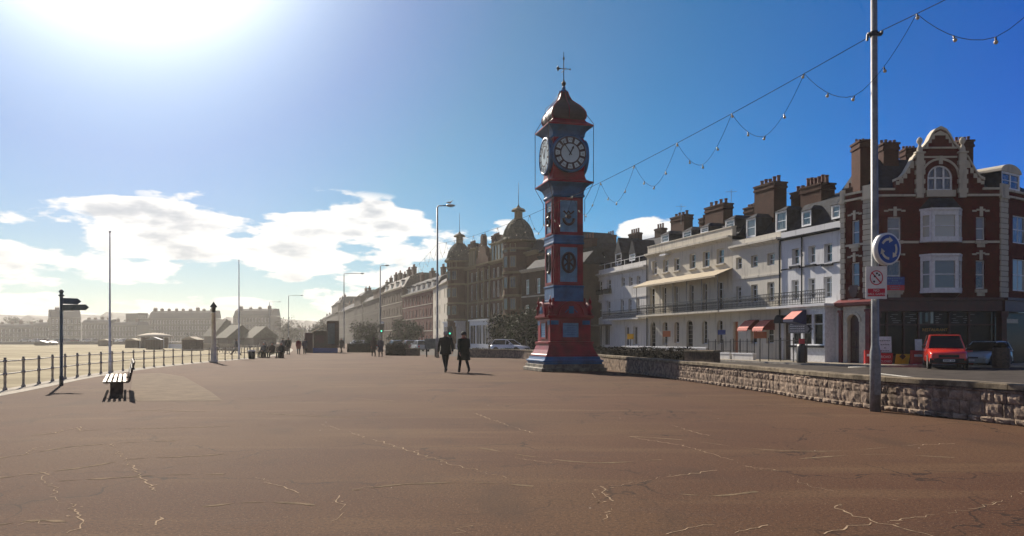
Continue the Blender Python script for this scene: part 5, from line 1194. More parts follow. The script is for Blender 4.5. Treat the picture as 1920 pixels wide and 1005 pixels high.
# ---------------------------------------------------------------- poles, lamps, signs
x, y = GR(115, 722.5)
t = empty('finger_signpost', (x,y,0), 0, 'dark finger signpost with two pointed arms at the promenade edge', 'signpost')
MB().tube([(0,0,0),(0,0,.3),(0,0,.32),(0,0,3.0)], [.062,.062,.048,.048], 12).obj('post', 'sign_green', t, True)
MB().lathe([(.05,0),(.09,.02),(.09,.05),(.05,.07),(.05,.12),(.085,.16),(.04,.22),(.01,.24)], (0,0,2.92), 10).obj('cap', 'sign_green', t, True)
def arm(z, L, h, rz, t=t):
    q = MB(); q.ext([(.05,-h/2),(L-.12,-h/2),(L,0),(L-.12,h/2),(.05,h/2)], -.015, .015); o = q.obj('sign_arm', 'sign_green', t, M=Matrix.Translation((0,0,z)) @ Matrix.Rotation(rz, 4, 'Z')); return o
arm(2.78, .62, .20, R(52)); arm(2.56, 1.02, .19, R(-10)); 
def flagpole(px, py, top, r, label):
    x, y = GR(px, py); h = ZH(top, y); t = empty('flagpole', (x,y,0), 0, label, 'flagpole')
    MB().tube([(0,0,0),(0,0,.6),(0,0,.62),(0,0,h)], [r*1.25,r*1.2,r,r*.45], 10).obj('pole', 'white_paint', t, True); MB().lathe([(.01,0),(r*.9,.03),(r*.9,.08),(.01,.11)], (0,0,h), 8).obj('finial', 'white_paint', t, True)
    MB().tube([(r,-.02,1.2),(r*.55,-.02,h-.2)], .008, 4).obj('halyard', 'rail_paint', t)
flagpole(206, 697.5, 437, .055, 'tall thin white flagpole at the railing, nearer and leftmost of the two')
flagpole(448, 673.5, 490, .06, 'tall thin flagpole standing beside the distant railing, right of the pale column')
x, y = GR(400.5, 680); t = empty('light_column', (x,y,0), 0, 'stout pale tapered column with a dark capped lantern at the railing', 'lamp column')
MB().lathe([(.26,0),(.26,.12),(.19,.16),(.18,.9),(.15,1.0),(.12,3.2),(.16,3.22),(.16,3.3)], (0,0,0), 12).obj('column', 'cream_paint', t, True)
MB().lathe([(.12,3.3),(.15,3.62)], (0,0,0), 8).obj('lantern', 'dark_glass', t); MB().lathe([(.24,3.621),(.22,3.70),(.1,3.85),(.02,3.98)], (0,0,0), 8).obj('cap', 'slate', t)
def lamp(px, Z, top, arml, label, group='street lamps along the seafront road', r=.09, double=False, gull=False):
    x, y = PX(px, Z); h = ZH(top, Z); t = empty('street_lamp', (x,y,0), 0, label, 'street lamp', group)
    MB().tube([(0,0,0),(0,0,1.6),(0,0,1.7),(0,0,h-.15)], [r*1.6,r*1.6,r,r*.8], 10).obj('column', 'grey_paint', t, True)
    MB().tube([(0,0,h-.2),(.03,0,h-.06),(.12,0,h),(arml-.2,0,h+.03)], [r*.7,r*.6,r*.55,r*.5], 8).obj('bracket', 'grey_paint', t, True)
    hd = MB().loft([[(arml-.3+dx, w_*math.cos(a), h+.03+hh*math.sin(a)) for a in [2*math.pi*j/10 for j in range(10)]] for dx, w_, hh in ((0,.06,.06),(.12,.15,.10),(.45,.16,.11),(.68,.10,.06),(.74,.03,.02))]).obj('lantern', 'grey_paint', t, True)
    MB().loft([[(arml-.3+dx, w_*math.cos(a), h-.035+hh*math.sin(a)) for a in [2*math.pi*j/10 for j in range(10)]] for dx, w_, hh in ((.14,.06,.03),(.25,.12,.07),(.45,.12,.07),(.6,.05,.03))]).obj('lamp_glass', 'dial_white', hd, True)
    return t, h
lampA, hA = lamp(820, 64.5, 386, 1.05, 'nearest street lamp, tall, right above the walking couple with a gull on its head')
lamp(713, 117, 498, .95, 'second nearest street lamp with a short bent arm above the traffic light')
lamp(645, 131, 513, 3.0, 'street lamp with a long straight arm above the kiosk')
lamp(541, 195, 554, 3.3, 'thin distant street lamp with long arm over the group of walkers')
lamp(505, 224, 566, 2.9, 'smallest distant street lamp, farthest left along the road')
def gull(loc, lab):
    b = MB(); b.loft([[(dx, w_*math.cos(a), z+w_*1.05*math.sin(a)) for a in [2*math.pi*j/8 for j in range(8)]] for dx, w_, z in ((-.24,.01,.17),(-.12,.05,.16),(0,.085,.15),(.10,.08,.17),(.16,.045,.24),(.20,.045,.30),(.245,.03,.31),(.26,.012,.305),(.31,.004,.295))])
    b.tube([(0,.03,.1),(0,.03,0)], .008, 4); b.tube([(0,-.03,.1),(0,-.03,0)], .008, 4)
    o = b.obj('seagull', 'gull_white', None, True); o.location = loc; tag(o, lab, 'bird'); b = MB()
    for s in (-1, 1): b.loft([[(dx, s*(.075)+.012*math.cos(a), .17+w_*math.sin(a)) for a in [2*math.pi*j/6 for j in range(6)]] for dx, w_ in ((.1,.02),(0,.05),(-.15,.035),(-.28,.008))])
    b.obj('wing', 'grey_paint', o, True)
ax, ay = PX(820, 64.5); gull((ax+1.02, ay, hA+.12), 'white gull perched on the nearest street lamp head')

# near lamp column at the wall, running out of the top of the picture
x, y = 7.61, 16.2
t = empty('lamp_column', (x,y,0), 0, 'tall grey lamp column against the stone wall carrying the signs and light cables', 'lamp column')
MB().tube([(0,0,0),(0,0,1.22),(0,0,1.36),(-.004,0,1.40),(-.03,0,9.6)], [.108,.108,.085,.078,.062], 20).obj('column', 'grey_paint', t, True)
q = MB(); q.box(-.06,.06,-.112,-.095,.35,1.05); q.obj('access_door', 'grey_paint', t)
MB().tube([(-.03,0,9.55),(-.02,0,9.8),(.1,0,9.95),(.9,0,10.05)], [.05,.045,.04,.035], 8).obj('bracket', 'grey_paint', t, True)
MB().loft([[(.8+dx, w_*math.cos(a), 10.05+hh*math.sin(a)) for a in [2*math.pi*j/10 for j in range(10)]] for dx, w_, hh in ((0,.06,.06),(.12,.15,.10),(.45,.16,.11),(.74,.03,.02))]).obj('lantern', 'grey_paint', t, True)
zc = ZH(64, 16.2)
q = MB(); q.lathe([(.085,-.05),(.085,.05)], (-.028,0,zc), 12); q.box(-.16,.13,-.03,.03,zc-.03,zc+.03); q.tube([(-.16,0,zc),(-.17,.0,zc-.14)], .025, 6); q.tube([(.13,0,zc),(.14,0,zc+.06)], .03, 6); q.obj('cable_clamp', 'black_iron', t)
# roundabout sign: lit disc box with three arrows
sg = empty('roundabout_sign', (x+.17, y-.13, ZH(467.5, 16.1)), R(21), 'round blue roundabout sign with three pale curved arrows on the lamp column', 'road sign')
rot = Matrix.Rotation(R(90), 4, 'X')
MB().lathe([(.30,-.06),(.335,-.055),(.335,.055),(.325,.06),(.30,.06)], (0,0,0), 40).obj('sign_box', 'sign_white', sg, True, rot)
bl = MB().lathe([(.01,.062),(.295,.062),(.295,.066),(.01,.066)], (0,0,0), 40).obj('sign_face', 'sign_blue', sg, False, rot)
ar = MB()
for k in range(3):
    a0 = R(150-120*k); n_ = 10; A = [a0-R(62)*j/n_ for j in range(n_+1)]
    for j in range(n_): ar.ext([(r*math.cos(t_), r*math.sin(t_)) for r, t_ in ((.175,A[j]),(.225,A[j]),(.225,A[j+1]),(.175,A[j+1]))][::-1], .067, .071, ax='xy')
    e = A[-1]; c_ = (.2*math.cos(e), .2*math.sin(e)); tg = (math.sin(e), -math.cos(e)); rd = (math.cos(e), math.sin(e))
    ar.ext([(c_[0]-rd[0]*.075, c_[1]-rd[1]*.075),(c_[0]+rd[0]*.06, c_[1]+rd[1]*.06),(c_[0]+tg[0]*.10-rd[0]*.02, c_[1]+tg[1]*.10-rd[1]*.02)], .067, .071, ax='xy')
ar.obj('arrow', 'cream_paint', bl)
MB().box(-.12,.02,.06,.14,-.04,.04).obj('sign_bracket', 'grey_paint', sg)
ng = empty('no_ball_games_sign', (x-.04, y-.13, ZH(530, 16.1)), R(-10), 'white and red NO BALL GAMES plate fixed to the lamp column', 'sign')
MB().box(-.205,.205,-.006,.006,-.34,.34).obj('sign_plate', 'sign_white', ng)
q = MB()
q.add([(.13*math.cos(2*math.pi*j/28)*s_, -.0085, .10+.155*math.sin(2*math.pi*j/28)*s_) for s_ in (1,.86) for j in range(28)], [(j,(j+1)%28,28+(j+1)%28,28+j) for j in range(28)])
q.add([(-.105,-.0087,.21),(-.085,-.0087,.225),(.105,-.0087,-.01),(.085,-.0087,-.025)], [(0,1,2,3)]); q.quad((-.17,-.0084,-.285),(.17,-.0084,-.285),(.17,-.0084,-.125),(-.17,-.0084,-.125)); q.obj('sign_symbol', 'sign_red', ng)
q = MB()
for cx, cz in ((.01,.19),(.055,.155),(-.045,.02),(-.03,.13)): q.add([(cx+.022*math.cos(2*math.pi*j/10), -.0089, cz+.022*math.sin(2*math.pi*j/10)) for j in range(10)], [tuple(range(10))])
q.obj('ball_marks', 'black_iron', ng)
text_mesh('NO', .075, 'lettering', 'sign_white', ng, Matrix.Translation((0,-.0095,-.165)) @ FACE, .0008); text_mesh('BALL GAMES', .062, 'lettering', 'sign_white', ng, Matrix.Translation((0,-.0095,-.24)) @ FACE, .0008)
MB().box(-.03,.03,.006,.07,-.05,.05).obj('sign_bracket', 'grey_paint', ng)

# ---------------------------------------------------------------- festoon lights
def festoon(A, B_, sag, spans, drop, label, bulbs=4, r=.008, bs=1.0, ghost=False, cr=None):
    A, B_ = Vector(A), Vector(B_); root = empty('festoon_lights', A, 0, label, 'string lights', 'festoon lights along the promenade')
    main = lambda t_: A.lerp(B_, t_)-Vector((0,0,4*sag*t_*(1-t_)))-A
    MB().tube([main(k/40) for k in range(41)], cr or r*1.3, 5).obj('cable', 'cable_black', root)
    low = MB(); bm_ = WC.get('bulb')
    if not bm_:
        bm_ = WC['bulb'] = (MB().lathe([(.024,0),(.024,-.055),(.03,-.06),(.03,-.075)], n=8).mesh('bulb_holder', 'black_iron', True), MB().lathe([(.02,-.075),(.045,-.10),(.055,-.13),(.045,-.165),(.012,-.182)], n=10).mesh('bulb', 'lamp_bulb', True))
    for i in range(spans):
        t0, t1 = i/spans, (i+1)/spans; a, b = main(t0), main(t1); pts = []
        for k in range(13):
            u = k/12; p_ = a.lerp(b, u); p_.z -= drop*(1-(2*u-1)**2)**.8; pts.append(p_)
        low.tube(pts, r, 4)
        for k in range(bulbs):
            u = k/bulbs; q = a.lerp(b, u); q.z -= drop*(1-(2*u-1)**2)**.8
            h_ = bpy.data.objects.new('bulb_holder', bm_[0]); C.objects.link(h_); h_.parent = root; h_.location = q; h_.scale = (bs,)*3; h_.rotation_euler = (random.uniform(-.3,.3), random.uniform(-.3,.3), 0)
            g_ = bpy.data.objects.new('bulb', bm_[1]); C.objects.link(g_); g_.parent = h_
    low.obj('light_string', 'black_iron', root); return root
P1 = Vector((7.59, 16.2, zc)); P2 = Vector((ax, ay, ZH(457, 64.5))); P0 = Vector((14.4, -32, 9.2)); PE = Vector((*PX(736, 125), ZH(525, 125)))
def festoon(segs, anchors, drop, label, bulbs=4, r=.0065, bs=.66):
    """segs: (A, B, sag) catenaries end to end; anchors: (segment, metres along it) where the light string is tied"""
    root = empty('festoon_lights', segs[0][0], 0, label, 'string lights', 'festoon lights along the promenade'); O = segs[0][0]
    pos = lambda sg, t_: sg[0].lerp(sg[1], t_)-Vector((0,0,4*sg[2]*t_*(1-t_)))-O
    pts = [pos(s, k/48) for s in segs for k in range(49)]
    MB().tube([q for i, q in enumerate(pts) if i == 0 or (q-pts[i-1]).length > 1e-4], r*1.3, 5).obj('cable', 'cable_black', root)
    if 'bulb' not in WC:
        WC['bulb'] = (MB().lathe([(.024,0),(.024,-.055),(.03,-.06),(.03,-.075)], n=8).mesh('bulb_holder', 'black_iron', True), MB().lathe([(.02,-.075),(.045,-.10),(.055,-.13),(.045,-.165),(.012,-.182)], n=10).mesh('bulb', 'lamp_bulb', True))
    bm_ = WC['bulb']; A = [pos(segs[i], d/(segs[i][1]-segs[i][0]).length) for i, d in anchors]; LS = MB()
    for a, b in zip(A[:-1], A[1:]):
        sw = lambda u: a.lerp(b, u)-Vector((0,0,drop*(1-abs(2*u-1)**1.7)))
        LS.tube([sw(k/14) for k in range(15)], r, 4)
        for k in range(bulbs):
            h_ = bpy.data.objects.new('bulb_holder', bm_[0]); C.objects.link(h_); h_.parent = root; h_.location = sw(k/bulbs); h_.scale = (bs,)*3; h_.rotation_euler = (random.uniform(-.4,.4), random.uniform(-.4,.4), 0)
            g_ = bpy.data.objects.new('bulb', bm_[1]); C.objects.link(g_); g_.parent = h_
    LS.obj('light_string', 'cable_black', root)
L1 = (P2-P1).length; L0 = (P1-P0).length
festoon([(P0, P1, 1.6), (P1, P2, .8)], [(0, L0-1.35-4.0*k) for k in range(10, -1, -1)]+[(1, 2.3+3.15*k) for k in range(16)], 1.05, 'string of clear bulbs running from the top right corner past the clock tower')
festoon([(P2, PE, .7)], [(0, 5.2*k) for k in range(13)], 1.0, 'string of bulbs running left from the nearest street lamp down towards the next one')
# ---------------------------------------------------------------- benches, bins, kiosk, beach things
def bench(loc, rz, label, L=4.9, legs=(-1.4, 1.4)):
    t = empty('promenade_bench', loc, rz, label, 'bench')                         # runs along local y, faces -x
    for (a, b) in ((-L/2, -.06), (.06, L/2)):
        q = MB()
        for k in range(5): x = -.26+k*.115; q.box(x-.033, x+.033, a, b, .42, .45)
        q.obj('seat', 'wood_slat', t)
        q = MB()
        for k in range(3):
            z = .56+k*.13; xo = .30+k*.035; q.ext([(xo,z),(xo+.028,z-.006),(xo+.05,z+.10),(xo+.022,z+.106)], a, b)
        q.obj('backrest', 'wood_dark', t)
    for y_ in legs:
        q = MB(); q.box(-.14,.16, y_-.12, y_+.12, 0, .40); q.box(-.3,.30,y_-.06,y_+.06,.36,.418); q.ext([(.26,.38),(.33,.38),(.46,.93),(.40,.93)], y_-.04, y_+.04); q.obj('pedestal', 'wood_dark', t)
    return t
bx, by = PX(219, 21.6); bench((bx, by, 0), R(26.5), 'slatted wooden bench seen end on, alone on the left of the promenade')
bx2, by2 = PX(511, 64); bench((bx2, by2, 0), R(62), 'distant bench with three people sitting on it by the railing', L=3.0, legs=(-1.0,1.0))
x, y = GR(472, 673); t = empty('litter_bin', (x,y,0), 0, 'dark round litter bin standing against the railing', 'bin'); MB().lathe([(.20,0),(.26,.05),(.28,.62),(.24,.7)], n=14).obj('bin_body', 'black_iron', t, True); MB().lathe([(.29,.58),(.29,.66),(.2,.70)], n=14).obj('rim', 'white_paint', t, True)
def bulk_kiosk():
    x, y = PX(611, 90); t = empty('kiosk', (x,y,0), R(15), 'red and brown seafront kiosk with sloping canopy and blue base', 'kiosk')
    MB().box(-1.4,1.3,0,2.4,.55,2.5).obj('cabin', 'cloth_brown', t); MB().box(-1.44,1.34,-.04,2.44,0,.548).obj('base', 'sign_blue', t)
    MB().box(.1,1.5,-.15,.1,.56,3.7).obj('display_board', 'wood_dark', t); MB().box(.2,1.0,-.19,-.155,1.0,3.4).obj('poster', 'sign_green', t)
    q = MB(); q.add([(-1.6,-.3,2.35),(.1,-.3,3.25),(.1,2.6,3.25),(-1.6,2.6,2.35),(-1.6,-.3,2.45),(.1,-.3,3.35),(.1,2.6,3.35),(-1.6,2.6,2.45)], [(0,3,2,1),(4,5,6,7),(0,1,5,4),(1,2,6,5),(2,3,7,6),(3,0,4,7)]); q.obj('roof', 'canopy_white', t)
    MB().box(-1.2,-.2,-.06,-.005,1.1,2.0).obj('hatch', 'dark_red', t); MB().box(-2.4,-1.45,.2,2.2,0,2.3).obj('side_stall', 'dark_red', t)
bulk_kiosk()
def hut(px, Z, w_, h, label, n=10):
    x, y = PX(px, Z); t = empty('beach_hut', (x,y,-.4), R(random.uniform(-8,12)), label, 'beach hut', 'small huts on the sand'); q = MB()
    for k in range(n): a = -w_/2+k*w_/n; q.box(a+.02, a+w_/n-.02, -.02*(k%2), w_*.8, 0, h)
    q.obj('walls', 'hut_board', t); q = MB(); q.ext([(-w_/2-.15,h+.002),(w_/2+.15,h+.002),(0,h+.55)], -.15, w_*.8+.15); q.obj('roof', 'canopy_white' if n == 10 else 'grey_paint', t)
hut(355, 135, 2.8, 1.9, 'nearest boarded hut on the sand, right of the canopy'); hut(287, 150, 2.6, 1.9, 'boarded hut standing directly before the white canopy', 9); hut(246, 178, 3.0, 1.7, 'boarded hut left of the white canopy'); hut(194, 230, 3.1, 1.6, 'boarded hut just left of the near flagpole line'); hut(75, 250, 3.4, 1.1, 'low dark hut on the sand left of the finger signpost', 9); hut(92, 262, 3, .9, 'lowest small hut behind the finger signpost', 9)
x, y = PX(290, 179); t = empty('canopy_pavilion', (x,y,-.4), 0, 'round white domed canopy pavilion on the sand', 'pavilion')
MB().lathe([(4.0,2.5),(4.0,2.62),(3.2,3.0),(1.8,3.35),(.3,3.5)], n=20).obj('canopy', 'canopy_white', t, True); MB().lathe([(2.9,0),(2.9,2.4)], n=16).obj('drum', 'hut_board', t)
for k in range(8): a = k*math.pi/4+.2; MB().tube([(3.6*math.cos(a),3.6*math.sin(a),0),(3.6*math.cos(a),3.6*math.sin(a),2.5)], .06, 5).obj('post', 'white_paint', t)
def tent(px, Z, w_, h, hw, label):
    x, y = PX(px, Z); t = empty('beach_cafe', (x,y,-.4), R(38), label, 'cafe building', 'steep roofed seafront cafes'); MB().box(-w_/2,w_/2,0,w_*1.2,0,hw).obj('walls', 'cloth_brown', t)
    q = MB(); q.ext([(-w_/2-.6,hw+.01),(w_/2+.6,hw+.01),(0,h)], -.8, w_*1.2+.4); q.obj('roof', 'lead', t); MB().box(-w_*.3,w_*.3,-.08,-.01,.3,hw-.5).obj('shopfront', 'window_glass', t)
tent(452, 205, 7, 5.9, 2.4, 'steep roofed dark seafront cafe beside the right flagpole'); tent(497, 200, 6, 5.4, 2.4, 'steep roofed dark seafront cafe left of the walkers'); tent(424, 250, 8, 8.6, 3, 'largest steep roofed building behind the pale column')
def bwall(a, Za, b_, Zb, h, label, m):
    A, B_ = Vector(PX(a,Za)), Vector(PX(b_,Zb)); f = Fr(A, B_); t = empty('sea_wall', (A.x,A.y,-.4), math.atan2(f.d.y, f.d.x), label, 'wall'); MB().box(0, f.W, 0, .4, 0, h).obj('wall_body', m, t); MB().box(0, f.W, -.05, .45, h+.002, h+.1).obj('coping', 'concrete', t)
bwall(368, 150, 446, 128, 1.1, 'pale low sea wall behind the tapered column', 'concrete'); bwall(-120, 330, 255, 300, 1.0, 'long low sea wall across the far beach', 'far_render_two'); bwall(316, 175, 341, 165, 1.0, 'bright short white wall between the two boarded huts', 'white_paint')
# driftwood-like timber planter near the parked car, barriers and boards
x, y = PX(1877, 41); t = empty('planter', (x,y,.0), 0, 'rough brown wooden planter drum beside the grey green car', 'planter'); MB().lathe([(.38,0),(.42,.1),(.44,.6),(.40,1.05),(.36,1.08)], n=12).obj('drum', 'wood_dark', t)
MB().lathe([(.3,1.07),(.36,1.2),(.22,1.34),(.05,1.38)], n=9).obj('plants', 'hedge_leaf', t)
def board(px, Z, wpx, yt, yb, name, label, m, lines=(), rz=0, lean=0., feet=False, cat='sign', group=None):
    x, y = PX(px, Z); w_ = wpx*Z/F; z1, z0 = ZH(yt, Z), max(.03, ZH(yb, Z)); t = empty(name, (x,y,0), rz, label, cat, group)
    MB().add([(-w_/2,0,z0),(w_/2,0,z0),(w_/2+lean,.05,z1),(-w_/2+lean,.05,z1),(-w_/2,.03,z0),(w_/2,.03,z0),(w_/2+lean,.08,z1),(-w_/2+lean,.08,z1)], [(0,1,2,3),(4,7,6,5),(0,4,5,1),(1,5,6,2),(2,6,7,3),(3,7,4,0)]).obj('sign_plate', m, t)
    for s, sz, zz, mm in lines: text_mesh(s, sz, 'lettering', mm, t, Matrix.Translation((lean*.5,-.012+.05*(zz),z0+(z1-z0)*zz)) @ FACE, .003)
    MB().tube([(-w_/2+.05,.14,0),(-w_/2+.05+lean,.1,z1-.04)], .02, 6).obj('leg', 'black_iron', t); MB().tube([(w_/2-.05,.14,0),(w_/2-.05+lean,.1,z1-.04)], .02, 6).obj('leg', 'black_iron', t)
    return t
board(1660, 44.0, 25, 662.5, 685, 'road_closed_sign', 'leaning red board reading ROAD CLOSED at the edge of the road', 'sign_red', (('ROAD', .20, .70, 'sign_white'), ('CLOSED', .17, .32, 'sign_white')), lean=.08)
t = board(1659.5, 44.6, 25, 631, 661, 'notice_board', 'pale notice board with lines of lettering above the road closed sign', 'white_paint', ())
q = MB()
for j, (n_, zz) in enumerate(((5,1.45),(4,1.22),(1,1.03),(4,.86))):
    for k in range(n_): xx = (k-(n_-1)/2)*.13; q.box(xx-.05, xx+.04, -.006+.03, .045, zz-.03, zz+.03)
q.obj('lettering', 'grey_paint', t).location = (0,-.02,0)
t = board(1690, 43.9, 26, 664, 685, 'diversion_sign', 'yellow sign with a dark red diamond leaning beside the road closed board', 'sign_yellow', (), lean=.14)
q = MB(); q.ext([(.07,.72),(.23,.86),(.07,1.0),(-.09,.86)][::-1] if 0 else [(.07,.38),(.25,.55),(.07,.72),(-.11,.55)], -.012, .01); q.obj('symbol', 'dark_red', t)
def barrier(px, Z, label, w_=.9):
    x, y = PX(px, Z); t = empty('road_barrier', (x,y,0), R(random.uniform(-12,12)), label, 'barrier', 'red and white road barriers')
    b = MB(); b.ext([(-.28,0),(.28,0),(.22,.12),(.12,.2),(.09,.9),(-.09,.9),(-.12,.2),(-.22,.12)], -w_/2, w_/2, ax='yz'); o = b.obj('barrier_body', 'red_paint', t)
    for s in (-1, 1): MB().ext([(s*w_/2-.14,0),(s*w_/2+.14,0),(s*w_/2+.10,.14),(s*w_/2-.10,.14)], -.34, -.25).obj('foot', 'sign_white', t)
    MB().box(-w_/2+.1,w_/2-.1,-.12,-.095,.55,.68).obj('reflector', 'sign_white', o)
barrier(1636, 44.4, 'red plastic barrier behind the lamp column foot'); barrier(1722, 43.4, 'red plastic barrier left of the red car'); barrier(1814, 43.2, 'red plastic barrier between the red car and the grey green car', .5)
board(1723, 43.9, 13, 636, 660, 'notice_board', 'narrow white notice in front of the shop left of the red car', 'white_paint', ())
def post_sign(px, Z, w_, h, zc_, name, label, m, lines=(), foot=None, arrow=0):
    x, y = PX(px, Z); t = empty(name, (x,y,.1), R(-8), label, 'sign'); MB().tube([(0,0,0),(0,0,zc_)], .035, 8).obj('post', 'black_iron', t)
    q = MB(); q.ext([(-w_/2,zc_-h/2),(w_/2,zc_-h/2)]+([(w_/2+.2,zc_)] if arrow else [])+[(w_/2,zc_+h/2),(-w_/2,zc_+h/2)], -.07, -.04); o = q.obj('sign_plate', m, t)
    if foot: MB().lathe([(.26,0),(.28,.1),(.28,1.0),(.2,1.15)], n=12).obj('bin', foot, t, True)
    return t, o
t, o = post_sign(1498, 46.5, 1.2, .52, 2.05, 'direction_sign', 'grey direction sign with rows of lettering and a chevron in front of the terrace', 'grey_paint', arrow=1)
q = MB()
for j in range(3):
    for k in range(7): q.box(-.52+k*.12, -.44+k*.12+random.random()*.02, -.076, -.071, 1.90+j*.14, 1.95+j*.14)
q.obj('lettering', 'white_paint', o); q = MB(); q.ext([(.45,1.82),(.58,1.82),(.72,2.05),(.58,2.28),(.45,2.28),(.59,2.05)], -.078, -.072); q.obj('chevron', 'black_iron', o)
post_sign(1503, 46.4, .32, .32, 1.3, 'litter_post', 'dark cylindrical bin with a small red sign under the grey direction sign', 'sign_red', foot='black_iron')
post_sign(1353, 57, .55, .35, 1.95, 'guest_house_sign', 'small blue board on a post in front of the canopied terrace', 'sign_blue')
post_sign(1250, 66, .65, .5, 1.9, 'guest_house_sign', 'orange board on a post before the arched windows', 'sign_orange')
post_sign(1182, 72, .6, .5, 1.7, 'guest_house_sign', 'yellow board on a post before the white terraced house', 'sign_yellow')
post_sign(1425, 49.5, .8, .42, 1.7, 'guest_house_sign', 'orange board on a post between the red awnings', 'sign_orange')
x, y = PX(716, 100); t = empty('traffic_light', (x,y,0), R(-6), 'traffic light showing green above the distant couple', 'traffic light'); MB().tube([(0,0,0),(0,0,3.4)], .06, 8).obj('pole', 'black_iron', t); MB().box(-.25,.25,-.2,.05,2.4,3.5).obj('signal_head', 'black_iron', t)
MB().lathe([(.01,0),(.11,.0),(.10,.03),(.01,.04)], n=12).obj('green_lens', 'signal_green', t, False, Matrix.Translation((0,-.205,2.62)) @ Matrix.Rotation(R(90),4,'X')); MB().box(-.1,.3,-.1,-.05,3.55,3.85).obj('back_board', 'white_paint', t)
x, y = PX(844, 92); t = empty('traffic_light', (x,y,0), R(-6), 'traffic light showing green right behind the walking couple', 'traffic light'); MB().tube([(0,0,0),(0,0,2.4)], .06, 8).obj('pole', 'black_iron', t); MB().box(-.28,.28,-.2,.05,2.0,3.1).obj('signal_head', 'black_iron', t)
MB().lathe([(.01,0),(.11,.0),(.10,.03),(.01,.04)], n=12).obj('green_lens', 'signal_green', t, False, Matrix.Translation((0,-.205,2.25)) @ Matrix.Rotation(R(90),4,'X'))
def info(px, Z, w_, z0, z1, label):
    x, y = PX(px, Z); t = empty('information_board', (x,y,0), R(-5), label, 'sign'); MB().box(-w_/2,w_/2,-.04,.04,z0,z1).obj('panel', 'sign_green', t)
    for s in (-1,1): MB().box(s*w_/2*.7-.05, s*w_/2*.7+.05, -.05,.05,0,z0).obj('leg', 'black_iron', t)
info(808, 68, 1.1, .7, 1.6, 'grey green information board left of the walking couple')
x, y = PX(905, 84); t = empty('shop_awning', (x,y,0), 0, 'x', 'x') if 0 else None
